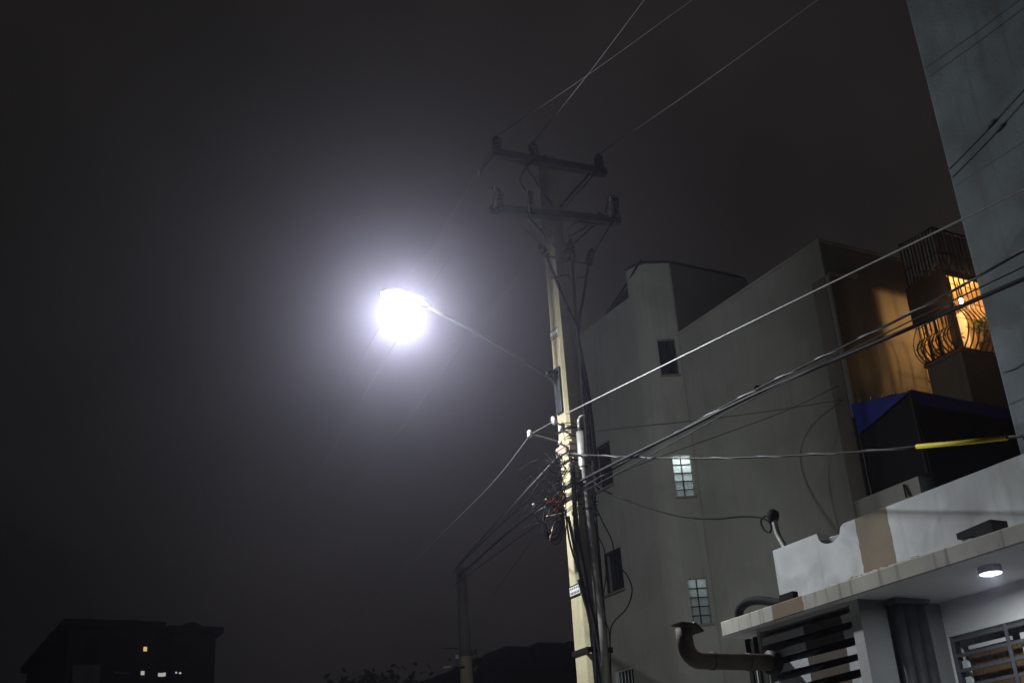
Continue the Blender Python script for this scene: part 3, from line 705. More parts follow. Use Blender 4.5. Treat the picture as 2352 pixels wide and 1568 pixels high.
# number plates on the street-side face
def plate_at(px, py, hh, lines):
    z = at(px, py, X=FX(7)).z; x = FX(z)-0.006; wv = hw(z)*0.72
    p = MB().box(x-0.004, x, PY-wv, PY+wv, z-hh, z+hh).build('number_plate', 'plate', up)
    f = MB()
    for a in (-1, 1): f.box(x-0.007, x-0.0042, PY-wv, PY+wv, z+a*hh-0.006, z+a*hh+0.006)
    for zz, n, th in lines:
        for k in range(n):
            yy = PY + wv*(0.75 - 1.5*k/(n-1)); q = wv*0.5/n
            f.box(x-0.0065, x-0.0041, yy-q, yy+q, z+zz*hh-th, z+zz*hh+th)
    f.build('print', 'ink', p)
plate_at(1272, 768, 0.055, ((-0.45, 4, 0.014),))
plate_at(1325, 1355, 0.058, ((0.45, 5, 0.009), (-0.45, 6, 0.013)))

# crossarms and insulators
def insulator(c, h, r, n_shed, mat, parent, axis=(0, 0, 1)):
    prof = [(0, r*0.45)]
    for k in range(n_shed):
        z0 = h*(0.12+0.8*k/n_shed); dz = h*0.8/n_shed
        prof += [(z0, r*0.5), (z0+dz*0.25, r*(1-0.12*k/n_shed)), (z0+dz*0.5, r*0.95*(1-0.12*k/n_shed)), (z0+dz*0.8, r*0.5)]
    prof += [(h*0.95, r*0.45), (h, r*0.3)]
    return MB().lathe(c, axis, prof, 12).build('insulator', mat, parent, True)
AY = PY - 0.17
a0, a1 = at(1134, 352, Y=AY), at(1390, 397, Y=AY)
az = (a0.z+a1.z)/2
arm1 = MB().obox(((a0.x+a1.x)/2, AY, az), ((a1.x-a0.x)/2, 0, (a1.z-a0.z)/2), (0, 0.05, 0), (0, 0, 0.052)).build('crossarm', 'arm_steel', up)
ins1 = []
for px, py in ((1143, 352), (1227, 366), (1378, 392)):
    p = at(px, py, Y=AY); p.z += 0.03; ins1.append(p + Vector((0, 0, 0.23))); insulator(p, 0.24, 0.072, 3, 'porcelain', arm1)
b0, b1 = at(1128, 480, Y=AY), at(1422, 508, Y=AY)
bz = (b0.z+b1.z)/2
arm2 = MB().obox(((b0.x+b1.x)/2, AY, bz), ((b1.x-b0.x)/2, 0, (b1.z-b0.z)/2), (0, 0.05, 0), (0, 0, 0.05)).build('crossarm', 'arm_steel', up)
for dx in (-0.55, 0.55):
    MB().tube([(PX+dx, AY, az-0.03), (PX+0.12*dx, FY(az-.6)-0.02, az-0.62)], 0.018, 6).build('brace', 'arm_steel', up)
    MB().tube([(PX+dx, AY, bz-0.03), (PX+0.12*dx, FY(bz-.5)-0.02, bz-0.5)], 0.016, 6).build('brace', 'arm_steel', up)
# fuse cutouts on the lower arm
def cutout(px, py, tilt):
    p = at(px, py, Y=AY-0.08)
    c = insulator(p+Vector((0, 0, -0.16)), 0.32, 0.05, 4, 'porcelain', arm2, (tilt, -0.05, 1))
    MB().tube([p+Vector((-0.09+tilt*.1, -0.04, 0.17)), p+Vector((-0.10-tilt*.1, -0.04, -0.15))], 0.013, 8).build('fuse_tube', 'porcelain_white', c)
    for dz in (-0.15, 0.16): MB().obox(p+Vector((-0.05, -0.02, dz)), (0.06, 0, 0), (0, 0.012, 0), (0, 0, 0.012)).build('bracket', 'dark_metal', c)
for px, py, t in ((1146, 462, .12), (1224, 470, -.1), (1411, 482, .15)): cutout(px, py, t)
for px, py in ((1415, 462), (1378, 500)):
    insulator(at(px, py, Y=AY)-Vector((0, 0, 0.05)), 0.13, 0.05, 2, 'porcelain', arm2)
# hanging tie on the left of the top arm
pt = at(1096, 405, Y=AY-0.1)
MB().lathe(pt, (0.25, 0, 1), [(0, 0.012), (0.03, 0.022), (0.08, 0.02), (0.1, 0.01)], 8).build('clevis', 'porcelain_white', up)
jm = lambda pts, r=0.010, mat='cable', Y=AY-0.06: MB().tube(smooth_path([at(a, b, Y=Y) for a, b in pts], 6), r, 6).build('jumper_wire', mat, up, True)
jm(((1143, 345), (1118, 375), (1097, 402)))
jm(((1390, 488), (1400, 455), (1412, 450), (1418, 462)), 0.012)
jm(((1410, 506), (1385, 545), (1360, 590)))
jm(((1300, 530), (1325, 510), (1350, 512), (1388, 516)), 0.012)
jm(((1305, 545), (1335, 528), (1352, 514)))
jm(((1205, 528), (1230, 548), (1250, 575)))
jm(((1225, 366), (1195, 410), (1215, 450)))
jm(((1378, 385), (1330, 440), (1300, 470)))
# three cable terminations and their lead-in cables
TY = FY(8.5) - 0.10
term = [((1246, 570), (1258, 592)), ((1311, 565), (1314, 600)), ((1357, 585), (1351, 612))]
for (t0, t1), run in zip(term, (((1258, 592), (1300, 700), (1328, 765), (1338, 900), (1352, 1050)), ((1314, 600), (1321, 700), (1328, 765), (1345, 900), (1362, 1060), (1372, 1120)), ((1351, 612), (1340, 680), (1329, 765), (1352, 900), (1370, 1060), (1378, 1110)))):
    A_, B2 = at(*t0, Y=TY), at(*t1, Y=TY)
    tt = insulator(B2, (A_-B2).length*1.5, 0.055, 4, 'black', up, A_-B2)
    MB().tube(smooth_path([at(a, b, Y=TY-0.02) for a, b in run], 8), 0.019, 8).build('lead_cable', 'black', tt, True)
MB().tube([at(1262, 590, Y=TY+0.03), at(1353, 608, Y=TY+0.03)], 0.014, 6).build('termination_bracket', 'arm_steel', up)
MB().tube(smooth_path([at(a, b, Y=TY) for a, b in ((1265, 640), (1300, 632), (1320, 640), (1352, 632))], 6), 0.008, 5).build('ground_wire', 'cable', up, True)
# rack insulators on the street side
for (px, py, r) in ((1271, 967, 0.055), (1287, 985, 0.035), (1286, 1018, 0.03)):
    p = at(px, py, X=FX(6.5)-0.12); MB().tube([p, (PX-hw(6.5), p.y+0.02, p.z-0.03)], 0.012, 6).build('rack_pin', 'galv', up)
    MB().lathe(p-Vector((0.02, 0, 0)), (1, -0.3, 0.25), [(0, r*0.7), (0.01, r), (0.03, r), (0.04, r*0.7)], 14).build('spool_insulator', 'porcelain_white', up, True)
s0, s1 = at(1285, 1015, Y=PY-0.1), at(1219, 997, Y=PY-0.1)
st = MB().tube([s0, s1], 0.012, 6).build('standoff', 'galv', up)
MB().lathe(s1-Vector((0.02, 0, 0.04)), (0.1, 0, 1), [(0, 0.02), (0.02, 0.032), (0.04, 0.02), (0.06, 0.032), (0.085, 0.02)], 10).build('spool_insulator', 'porcelain_white', st, True)
for px, py in ((1268, 1058), (1283, 1050), (1255, 1148), (1275, 1160), (1225, 1160)):
    p = at(px, py, X=FX(6)-0.1); MB().lathe(p, (0.4, 0.6, 0.5), [(0, .012), (.03, .02), (.06, .012)], 8).build('dead_end_clamp', 'galv', up)
# wraps of drop wire round the pole
for k in range(13):
    z = zl(970 + k*16 + random.uniform(-9, 9)); w = hw(z) + 0.012 + random.uniform(0, .012); dz = random.uniform(-0.22, 0.22)
    MB().tube([(PX-w, PY+w, z+dz), (PX-w, PY-w, z), (PX+w, PY-w, z-dz*0.4), (PX+w, PY+w, z)], 0.007, 5).build('wire_wrap', 'black', up)

# ---- riser conduit
cx = lambda px, py: at(px, py, Y=FY(5)-0.14)
rc = thing('riser_conduit', 'galvanised riser conduit with curved top strapped to the cream pole', 'conduit', cx(1392, 1568))
MB().tube([cx(1395, 1600), cx(1381, 1440), cx(1352, 1200), cx(1340, 1080), cx(1333, 992)], 0.052, 14).build('pipe', 'galv', rc, True)
q = cx(1331, 988)
MB().tube([q + Vector((0.075 - 0.075*math.cos(math.radians(t)), 0, 0.10+0.09*math.sin(math.radians(t)))) for t in range(0, 111, 15)], 0.020, 10).build('gooseneck', 'porcelain_white', rc, True)
MB().tube([q, q + Vector((0, 0, 0.10))], 0.020, 10).build('neck', 'galv', rc, True)
for py, hh in ((1075, 0.02), (1172, 0.03), (1120, 0.02)):
    c = cx(1333 + (py-990)*0.092, py)
    MB().lathe(c, (0.02, 0, 1), [(0, 0.060), (hh, 0.060)], 14).build('strap', 'dark_metal', rc)
MB().tube([cx(1340, 1178), cx(1375, 1182)], 0.012, 6).build('strap_bolt', 'dark_metal', rc)

# ---- dark lower cables down the pole
dn = thing('pole_cables', 'bundle of black cables running down beside the conduit to the ground', 'cables', cx(1385, 1568))
for k, pts in enumerate((((1298, 1170), (1310, 1250), (1335, 1330), (1352, 1420), (1385, 1600)), ((1305, 1185), (1322, 1270), (1338, 1340), (1362, 1440), (1372, 1600)), ((1315, 1060), (1324, 1200), (1345, 1330), (1366, 1440), (1400, 1600)),
                         ((1312, 1060), (1318, 1180), (1332, 1320), (1358, 1400), (1378, 1500), (1392, 1600)), ((1362, 1120), (1378, 1300), (1390, 1450), (1402, 1600)), ((1330, 1330), (1350, 1400), (1380, 1500), (1396, 1600)))):
    MB().tube(smooth_path([at(a, b, Y=FY(5)-0.05-0.03*(k % 4)) for a, b in pts], 8), 0.012 + 0.006*(k % 3), 7).build('cable', 'black', dn, True)
MB().tube([at(1366, 1290, Y=PY-0.1), at(1392, 1600, Y=PY-0.1)], 0.05, 10).build('sleeve', 'black', dn, True)

# ---- street lamp on the pole
blocker_film = bpy.data.materials.new('light_blocker_film'); blocker_film.use_nodes = True  # half-clear material of the added light blocker
_n = blocker_film.node_tree.nodes; _l = blocker_film.node_tree.links
_t = _n.new('ShaderNodeBsdfTransparent'); _t.inputs['Color'].default_value = (0.9, 0.9, 0.9, 1)
_m = _n.new('ShaderNodeMixShader'); _m.inputs[0].default_value = 0.55
_l.new(_t.outputs[0], _m.inputs[1]); _l.new(_n['Principled BSDF'].outputs[0], _m.inputs[2]); _l.new(_m.outputs[0], _n['Material Output'].inputs['Surface'])
LH = at(918, 688, Y=PY) + Vector((0.02, 0, 0))
root = at(1277, 872, X=FX(7.2)-0.03)
lamp = thing('street_lamp', 'glaring street lamp on a long arm reaching out from the cream pole', 'street lamp', root)
tip = LH + Vector((0.36, 0, -0.03))
MB().tube(smooth_path([root + Vector((0.02, 0, -0.24)), root + Vector((-0.04, 0, -0.02)), root + Vector((-0.26, 0, 0.10)), root.lerp(tip, 0.55) + Vector((0, 0, 0.03)), tip], 8), 0.024, 10).build('arm', 'arm_steel', lamp, True)
MB().box(FX(7.2)-0.035, FX(7.2)-0.003, PY-0.07, PY+0.07, root.z-0.45, root.z+0.16).build('bracket_plate', 'arm_steel', lamp, False, 0.006)
MB().obox(root+Vector((-0.06, -0.02, 0.08)), (0.10, 0, 0.03), (0, 0.05, 0), (0, 0, 0.02)).build('bracket_arm', 'arm_steel', lamp)
hd = MB(); ax = (LH-tip).normalized(); upv = Vector((0, 0, 1)); zz = ax.cross(Vector((0, 1, 0))).normalized()
if zz.z < 0: zz = -zz
hp_ = []
secs = [(0.0, 0.04, 0.03), (0.10, 0.09, 0.05), (0.30, 0.14, 0.065), (0.50, 0.135, 0.055), (0.64, 0.08, 0.03)]
for (s_, wd, ht) in secs:
    c = tip - ax*0.02 + ax*s_ + zz*0.04
    for k in range(12):
        w = 2*math.pi*k/12; hd.v.append(tuple(c + Vector((0, 1, 0))*(math.cos(w)*wd) + zz*(math.sin(w)*ht if math.sin(w) > 0 else math.sin(w)*0.025)))
for k in range(len(secs)-1):
    for j in range(12): hd.f.append((k*12+j, k*12+(j+1) % 12, k*12+12+(j+1) % 12, k*12+12+j))
hd.f.append(tuple(range(11, -1, -1))); hd.f.append(tuple(range(48, 60)))
head = hd.build('lamp_head', 'arm_steel', lamp, True)
le = MB(); lc = tip + ax*0.36 + zz*0.012
le.lathe(lc, -zz, [(0, 0.13), (0.04, 0.13), (0.10, 0.105), (0.14, 0.06), (0.16, 0.02)], 20); le.build('lens', 'lens', head, True)
L = bpy.data.lights.new('lamp_light', 'POINT'); L.energy = LAMP_POWER; L.color = (0.92, 0.965, 1.0); L.shadow_soft_size = 0.035
lo = bpy.data.objects.new('lamp_light', L); COL.objects.link(lo); lo.parent = lamp
lpos = lc - zz*0.29
lo.location = lpos - Vector(root)
MB().box(lpos.x+0.19, lpos.x+0.194, PY-0.075, PY+0.075, lpos.z-0.095, lc.z+0.02).build('added_light_blocker', blocker_film, head)  # added plate that holds lamp light off the upper pole
L = bpy.data.lights.new('lamp_beam', 'AREA'); L.shape = 'DISK'; L.size = 0.24; L.energy = LAMP_DOWN; L.color = (0.95, 0.965, 1.0)
lo = bpy.data.objects.new('lamp_beam', L); COL.objects.link(lo); lo.parent = lamp
lo.location = (lc - zz*0.185) - Vector(root)

# ================================================================ WIRES
def wire(name, label, pts, r, mat='cable', group='overhead wires', cat='wire', seg=10, n=6, tail=None):
    p = smooth_path(pts, seg)
    if tail is not None: p = ext(p, tail)
    o = MB().tube(p, r, n).build(name, mat, None, True)
    return tag(o, label, cat, group)
def ext(pts, Y):
    """carry a span on past the last sighting, behind the photographer"""
    a, b = pts[-2], pts[-1]; t = (Y-b.y)/(b.y-a.y); e = b + (b-a)*t
    return pts + [b.lerp(e, k/40) for k in range(1, 41)]
def twisted(pts, r, pitch=0.35, seg=24):
    p = smooth_path(pts, seg); out = []; s = 0
    for k, c in enumerate(p):
        if k: s += (c-p[k-1]).length
        w = s/pitch*2*math.pi; out.append(c + Vector((math.cos(w)*r, 0, math.sin(w)*r)))
    return out
X0 = 7.42
wire('service_wire', 'single bright bare wire running from the pole up to the right edge above the balcony', [at(1300, 950, X=X0), at(1800, 703, X=X0), at(2352, 435, X=X0)], 0.0085, 'aluminium', tail=-14)
C = ([at(1298, 1145, X=7.5), at(1395, 1085, X=7.5), at(1560, 990, X=X0), at(1740, 893, X=X0), at(2100, 715, X=X0), at(2352, 575, X=X0)])
C = ext(smooth_path(C, 12), -14)
tx = thing('twisted_service_cable', 'twisted cable with bright bare strand crossing in front of the beige wall', 'cable', C[0], 'overhead wires')
MB().tube(C, 0.011, 6).build('insulated_core', 'cable', tx, True)
MB().tube(twisted(C, 0.009, 0.55, 5), 0.0055, 5).build('bare_strand', 'aluminium', tx, True)
wire('telephone_cable', 'thick black cable passing just under the glowing balcony to the right edge', [at(1290, 1128, X=7.5), at(1400, 1070, X=7.45), at(1560, 992, X=7.35), at(1740, 903, X=7.35), at(2110, 745, X=7.35), at(2352, 640, X=7.35)], 0.0175, 'cable', cat='cable', tail=-14)
wire('telephone_cable', 'slim black cable hugging the underside of the twisted cable', [at(1300, 1150, X=7.5), at(1420, 1085, X=7.45), at(1620, 975, X=7.3), at(1760, 900, X=7.3), at(2110, 728, X=7.3), at(2352, 612, X=7.3)], 0.006, 'cable', cat='cable', tail=-14)
wire('thin_wire', 'thin wire rising gently from the pole across the beige wall to its corner pipe', [at(1308, 996, X=7.5), at(1440, 982, X=9.5), at(1590, 966, X=11.5), at(1760, 945, X=13.4), at(1935, 918, X=14.98)], 0.0085, 'aluminium')
wire('thin_wire', 'thin dark wire ending at the beige corner just above the rising thin wire', [at(1370, 1110, X=7.9), at(1480, 1062, X=9.6), at(1640, 1004, X=11.6), at(1800, 945, X=13.3), at(1925, 886, X=14.98)], 0.007, 'cable_grey')
E_ = [at(1302, 1042, X=7.5), at(1420, 1048, X=7.46), at(1560, 1052, X=7.42), at(1720, 1050, X=7.40), at(1960, 1038, X=7.4), at(2105, 1025, X=7.4), at(2312, 1005, X=7.4), at(2352, 1001, X=7.4)]
ec = thing('sleeved_cable', 'low drooping cable wearing a bright yellow sleeve near the right edge', 'cable', E_[0], 'overhead wires')
EE = E_ + [at(2420, 995, X=7.45), Vector((7.99, 3.3, 4.12))]
MB().tube(smooth_path(EE, 12), 0.011, 6).build('core', 'cable', ec, True)
MB().tube(twisted(EE, 0.009, 0.7), 0.0055, 5).build('strand', 'cable_grey', ec, True)
MB().tube([at(2106, 1025, X=7.4), at(2200, 1017, X=7.398), at(2312, 1005, X=7.4)], 0.0195, 12).build('yellow_sleeve', 'yellow', ec, True)
G = [at(1345, 1085, X=7.62), at(1368, 1110, X=7.64), at(1400, 1132, X=7.68), at(1480, 1162, X=7.75), at(1560, 1185, X=7.82), at(1640, 1191, X=7.9), at(1700, 1186, X=7.98), at(1745, 1188, X=8.03), at(1768, 1200, X=8.05), at(1770, 1220, X=8.05), at(1757, 1218, X=8.05), at(1748, 1200, X=8.05), at(1752, 1188, X=8.05), at(1768, 1183, X=8.06), at(1777, 1186, X=8.07)]
wire('service_drop', 'black slack cable drooping from the pole to the mast on the white parapet', G, 0.010, 'black', cat='cable', seg=8)
H = [at(1362, 1150, Y=PY-.3), at(1385, 1200, Y=PY-.3), at(1405, 1240, Y=PY-.3), at(1415, 1290, Y=PY-.3), at(1440, 1320, Y=PY-.3), at(1452, 1355, Y=PY-.3), at(1440, 1395, Y=PY-.3), at(1412, 1425, Y=PY-.3), at(1402, 1450, Y=PY-.3), at(1402, 1510, Y=PY-.3), at(1404, 1600, Y=PY-.3)]
wire('loose_cable', 'thin loose cable bulging away to the right low on the pole', H, 0.0075, 'black', cat='cable', seg=8)
H2 = [at(1358, 1170, Y=PY-.25), at(1372, 1225, Y=PY-.25), at(1388, 1262, Y=PY-.25), at(1392, 1320, Y=PY-.25), at(1386, 1370, Y=PY-.25), at(1390, 1420, Y=PY-.25), at(1400, 1460, Y=PY-.25), at(1401, 1560, Y=PY-.25)]
wire('loose_cable', 'thin loose cable hanging close along the shaded side of the pole', H2, 0.0065, 'black', cat='cable', seg=8)
# primaries at the top
for k, (px, sag, lb) in enumerate(((1590, -0.15, 'faint power line leaving the left end of the top crossarm for the upper edge'), (1480, -0.12, 'faint power line rising steeply from the middle top insulator to the upper edge'), (1878, -0.2, 'faint power line from the right end of the top crossarm to the upper edge'))):
    e = at(px, 0, Z=ins1[k].z + sag); m_ = ins1[k].lerp(e, 0.5) - Vector((0, 0, 0.03))
    wire('power_line', lb, [ins1[k], m_, e], (0.0045, 0.006, 0.006)[k], 'cable_dim', 'high power lines', 'power line', tail=-14)
F3 = Vector((16.0, 60.0, 13.0))
wire('power_line', 'faint power line running down left from the left end of the top crossarm', [ins1[0], at(1040, 490, D=15.2), at(900, 705, D=18.5), at(782, 902, D=23), at(748, 950, D=25)], 0.0020, 'cable', 'far power lines', 'power line')
wire('power_line', 'faint power line running down left below the lamp, nearest the frame corner', [ins1[1], at(1000, 640, D=17), at(840, 900, D=22), at(765, 1030, D=26), at(700, 1125, D=31)], 0.0020, 'cable', 'far power lines', 'power line')
wire('power_line', 'faint power line running down left from the right end of the top crossarm', [ins1[2], at(1120, 720, D=17), at(985, 900, D=22), at(900, 1010, D=26), at(800, 1130, D=32)], 0.0020, 'cable', 'far power lines', 'power line')
# spans to the left
p2 = at(1052, 1312, D=33)
wire('span_wire', 'slim wire running from the standoff spool far down to the lower left', [s1, at(1137, 1102, D=15.2), at(1040, 1200, D=17.5), at(900, 1335, D=22), at(800, 1422, D=27), at(700, 1500, D=34)], 0.0038, 'aluminium', 'spans to the far pole')
wire('span_wire', 'slim wire reaching from the round spool down to the standoff spool', [at(1271, 968, X=FX(6.5)-.12), at(1219, 997, Y=PY-.1)], 0.007, 'aluminium', 'spans to the far pole')
spans = [((1285, 1045), (1180, 1155), .010, 'cable', 'upper black cable of the bundle converging on the far pole', (1050, 1300)),
         ((1278, 1052), (1165, 1175), .009, 'cable_grey', 'grey cable ending short where the far pole bundle spreads out', (1040, 1316)),
         ((1290, 1128), (1175, 1215), .014, 'cable', 'thick black cable in the bundle converging on the far pole', (1054, 1322)),
         ((1296, 1145), (1190, 1205), .009, 'cable_grey', 'pale grey lowest cable of the bundle converging on the far pole', (1048, 1330)),
         ((1280, 1110), (1190, 1168), .008, 'cable', 'thin black wire among the bundle converging on the far pole', (1046, 1306)),
         ((1292, 1160), (1200, 1228), .008, 'cable', 'thin black wire sagging lowest beneath the far pole bundle', (1042, 1345))]
for a, b, r, mt, lb, e in spans:
    wire('span_cable', lb, [at(*a, X=FX(6)-.04), at(*b, D=18), at(*e, D=33)], r*1.35, mt, 'spans to the far pole', 'cable')
wire('span_cable', 'faint black wire dropping left from the cable coil under the bundle', [at(1245, 1210, Y=PY), at(1190, 1285, D=18), at(1130, 1370, D=24)], .005, 'cable', 'spans to the far pole', 'cable')
# coil of spare cable
co = thing('cable_coil', 'hanging coil of spare black cable on the street side of the pole', 'cable coil', at(1270, 1200, Y=PY-.05))
for k in range(8):
    rr = random.Random(k); cx0, cy0 = 1271 + rr.uniform(-4, 4), 1196 + rr.uniform(-6, 6); ra, rb = 20 + rr.uniform(-5, 4), 44 + rr.uniform(-8, 6); tl = rr.uniform(-.15, .15)
    pts = [at(cx0 + ra*math.cos(t)+tl*rb*math.sin(t), cy0 + rb*math.sin(t), Y=PY-0.02-0.02*k) for t in [2*math.pi*j/16 for j in range(17)]]
    MB().tube(smooth_path(pts, 3), 0.008, 6).build('cable_turn', 'black', co, True)
# tangle of drop wires on the pole: nobody could count it
tg = MB(); rr = random.Random(11)
for k in range(80):
    x0_ = 1296 - abs(rr.gauss(0, 34)); y0_ = rr.uniform(1045, 1190)
    p = [at(x0_, y0_, Y=PY-rr.uniform(.05, .3))]
    for j in range(3): x0_ += rr.uniform(-26, 22); y0_ += rr.uniform(-16, 30); p.append(at(min(x0_, 1300), y0_, Y=PY-rr.uniform(.05, .3)))
    tg.tube(smooth_path(p, 5), rr.uniform(.003, .0065), 5)
tag(tg.build('wire_tangle', 'black', None, True), 'dense tangle of black drop wires on the street side of the pole', 'wires', kind='stuff')
tg = MB()
for k in range(9):
    x0_, y0_ = rr.uniform(1285, 1305), rr.uniform(1130, 1155)
    p = [at(x0_, y0_, Y=PY-rr.uniform(.15, .3))]
    for j in range(3): x0_ += rr.uniform(-14, 6); y0_ += rr.uniform(-4, 14); p.append(at(x0_, y0_, Y=PY-rr.uniform(.15, .3)))
    tg.tube(smooth_path(p, 5), 0.005, 5)
tag(tg.build('red_wire_ends', 'red_wire', None, True), 'loose red wire ends sticking out of the tangle on the pole', 'wires', kind='stuff')
for k, pts in enumerate((((1262, 1240), (1274, 1200), (1288, 1190)), ((1255, 1185), (1275, 1182), (1290, 1178)))):
    tag(MB().tube(smooth_path([at(a, b, Y=PY-.25) for a, b in pts], 5), 0.008, 6).build('wire_end', 'pink', None, True), ('pale pink wire end hanging down below the red wire ends', 'pale pink wire end lying level beside the red wire ends')[k], 'wire', 'pale wire ends')
bx_ = at(1365, 1062, Y=PY-0.3)

# ================================================================ FAR POLE
fp = at(1064, 1400, D=33)
f2 = thing('utility_pole', 'small far concrete utility pole with lamplight painted on its lower shaft', 'utility pole', (fp.x, fp.y, 0))
ftop = at(1055, 1305, D=33).z
zc_ = at(1062, 1508, D=33).z
MB().tube([(fp.x, fp.y, zc_), (fp.x, fp.y, ftop)], [0.17, 0.13], 10).build('shaft', 'pole_far', f2, True)
MB().tube([(fp.x, fp.y, 0), (fp.x, fp.y, zc_-0.003)], [0.21, 0.171], 10).build('painted_lamplight_shaft', 'pole', f2, True)  # paler colour paints the lamplight on the lower shaft
MB().tube([at(1018, 1532, D=32.8), at(1036, 1530, D=32.8)], 0.03, 6).build('side_arm', 'porcelain_white', f2)
MB().tube([at(1037, 1528, D=32.8), at(1048, 1522, D=32.8)], 0.035, 6).build('side_arm', 'galv', f2)
MB().lathe(at(1050, 1512, D=32.7), (0, 0, 1), [(0, .05), (.1, .05)], 8).build('insulator', 'porcelain_white', f2)
MB().tube([at(1018, 1488, D=32.8), at(1052, 1488, D=32.8)], 0.02, 6).build('side_arm', 'arm_steel', f2)
MB().tube([at(1090, 1540, D=32.8), at(1095, 1528, D=32.8)], 0.02, 6).build('bracket', 'galv', f2)
MB().lathe(at(1059, 1534, D=33)-Vector((0, 0, 0.03)), (0, 0, 1), [(0, .20), (.06, .20)], 10).build('band', 'black_iron', f2)

# ================================================================ FAR BUILDINGS AND TREES
def far_building(name, label, x0, x1, y0, y1, h, mat):
    t = thing(name, label, 'building', (x0, y0, 0))
    MB().box(x0, x1, y0, y1, 0, h).build('wall', mat, t)
    MB().box(x0-0.3, x1+0.3, y0-0.3, y1+0.3, h+0.003, h+0.35).build('roof_slab', 'far_dark', t)
    return t
fY = 58.0
q0, q1 = at(158, 1440, Y=fY), at(360, 1446, Y=fY); q2, q3 = at(398, 1446, Y=fY), at(496, 1450, Y=fY)
fb = far_building('apartment_block', 'dark distant apartment block with a few lit windows in the lower left', q0.x, q1.x+0.05, fY, fY+12, q0.z, 'far_wall')
MB().box(q1.x+0.06, q2.x-0.003, fY+1.2, fY+12, 0, q0.z-0.003).build('stair_recess', 'far_dark', fb)
MB().box(q2.x, q3.x, fY, fY+12, 0, q0.z-0.1).build('wing', 'far_wall', fb)
MB().box(q2.x-0.3, q3.x+0.3, fY-0.3, fY+12, q0.z-0.097, q0.z+0.2).build('roof_slab', 'far_dark', fb)
for px, w_ in ((200, 1.2), (300, 1.5), (440, 1.1)):
    p = at(px, 1432, Y=fY+3); MB().lathe((p.x, fY+3, q0.z+0.2), (0, 0, 1), [(0, w_*0.45), (0.7, w_*0.45), (0.85, w_*0.2)], 12).build('roof_tank', 'far_dark', fb)
def fwin(px, py, w, h, mat, pane=True):
    p = at(px, py, Y=fY)
    f = MB().box(p.x-w/2-.06, p.x+w/2+.06, fY-0.04, fY-0.003, p.z-h/2-.06, p.z+h/2+.06).build('window', 'far_dark', fb)
    MB().box(p.x-w/2, p.x+w/2, fY-0.06, fY-0.043, p.z-h/2, p.z+h/2).build('pane', mat, f)
for px, py, w, h, mt in ((194, 1491, 1.0, 0.9, 'glass'), (212, 1491, .3, 0.9, 'glass'), (282, 1488, 1.2, 0.9, 'glass'), (333, 1490, 0.16, 0.2, 'lit_far_warm'), (417, 1496, .6, .6, 'glass'),
                         (190, 1548, 0.9, .8, 'lit_far_dim'), (208, 1546, .8, .8, 'lit_far_dim'), (281, 1545, .7, .12, 'lit_far_dim'), (327, 1545, 0.16, 0.18, 'lit_far'), (369, 1549, 0.26, 0.16, 'lit_far'), (377, 1548, .12, .16, 'lit_far'), (404, 1544, .08, .08, 'lit_far'), (413, 1545, .10, .08, 'lit_far')):
    fwin(px, py, w, h, mt)
fd = at(1120, 1495, Y=45)
r0, r1 = at(1110, 1500, Y=42), at(1345, 1470, Y=42)
fb2 = far_building('low_building', 'dark low building between the two poles at the bottom edge', r0.x, r1.x+3, 42, 50, min(r0.z, r1.z)-0.6, 'far_dark')
p = at(1200, 1545, Y=42); 
for k, (px, py, w_, h_) in enumerate(((1165, 1492, 1.3, 0.7), (1260, 1484, 2.2, 0.5), (1300, 1480, 0.9, 0.9))):
    p = at(px, py, Y=44); MB().box(p.x-w_/2, p.x+w_/2, 43, 45, min(r0.z, r1.z)-0.2, p.z).build(('roof_tank', 'roof_room', 'roof_tank')[k], 'far_dark', fb2, False, 0.1)
MB().box(r0.x+1, r1.x+2.5, 41.95, 41.99, r0.z-2.6, r0.z-1.5).build('window_band', 'far_wall', fb2)

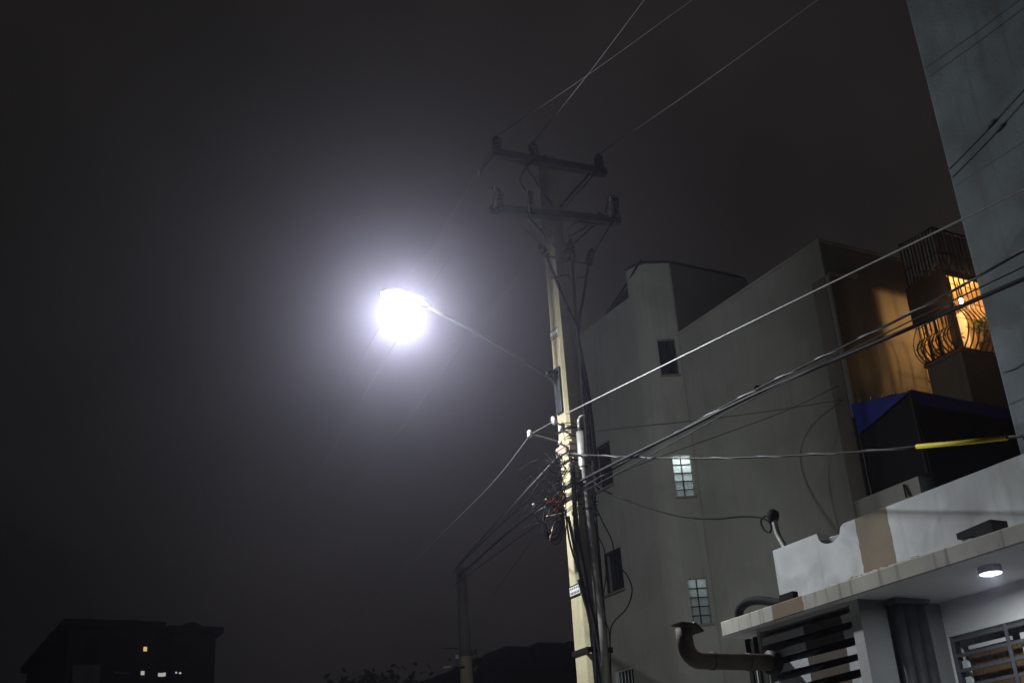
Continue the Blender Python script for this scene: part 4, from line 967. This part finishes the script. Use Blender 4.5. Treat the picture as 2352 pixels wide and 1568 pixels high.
def tree(label, base, h, cr, seed, n=6000):
    rnd = random.Random(seed); t = thing('tree', label, 'tree', base, 'dark trees at the bottom edge')
    b = Vector(base); tr = MB()
    tr.tube([b, b+Vector((0.1, 0, h*0.35)), b+Vector((0, 0.1, h*0.62))], [0.22, 0.17, 0.1], 8)
    cl = []
    for k in range(7):
        a = rnd.uniform(0, 6.28); e = b + Vector((math.cos(a)*cr*rnd.uniform(.3, .7), math.sin(a)*cr*rnd.uniform(.3, .7), h*rnd.uniform(.6, .95)))
        tr.tube([b+Vector((0, 0.05, h*0.45)), (b+Vector((0, 0, h*.5))).lerp(e, .6), e], [0.08, 0.05, 0.02], 6); cl.append(e)
    tr.build('trunk', 'bark', t, True)
    lf = MB()
    for k in range(n):
        c = rnd.choice(cl); d = Vector((rnd.gauss(0, 1), rnd.gauss(0, 1), rnd.gauss(0, .7)))*cr*0.28
        p = c+d; a = Vector((rnd.gauss(0, 1), rnd.gauss(0, 1), rnd.gauss(0, 1))).normalized()*0.14; bb_ = a.cross(Vector((rnd.gauss(0, 1), 1, rnd.gauss(0, 1)))).normalized()*0.06
        lf.quad(p-a, p+bb_, p+a, p-bb_)
    lf.build('crown', 'leaf', t)
for (px, py, D, lb, s) in ((885, 1540, 40, 'dark tree left of the far pole at the bottom edge', 1), (1150, 1520, 60, 'dark tree behind the low roof right of the far pole', 2)):
    tp = at(px, py, D=D); tree(lb, (tp.x, tp.y, 0), tp.z, 2.0, s)

# ================================================================ HAZE
hz_o = MB().box(-125, 125, -125, 135, -1.5, 17.6).build('haze', 'plate')
hz_o.data.materials.clear()
hm = bpy.data.materials.new('night_haze'); hm.use_nodes = True
hn = hm.node_tree.nodes; hn.remove(hn['Principled BSDF'])
pvn = hn.new('ShaderNodeVolumePrincipled')
pvn.inputs['Color'].default_value = (0.81, 0.78, 1.0, 1)
pvn.inputs['Density'].default_value = HAZE
pvn.inputs['Anisotropy'].default_value = HAZE_G
hm.node_tree.links.new(pvn.outputs[0], hn['Material Output'].inputs['Volume'])
hz_o.data.materials.append(hm)
tag(hz_o, 'thin night haze glowing around the street lamp', 'haze', kind='stuff')
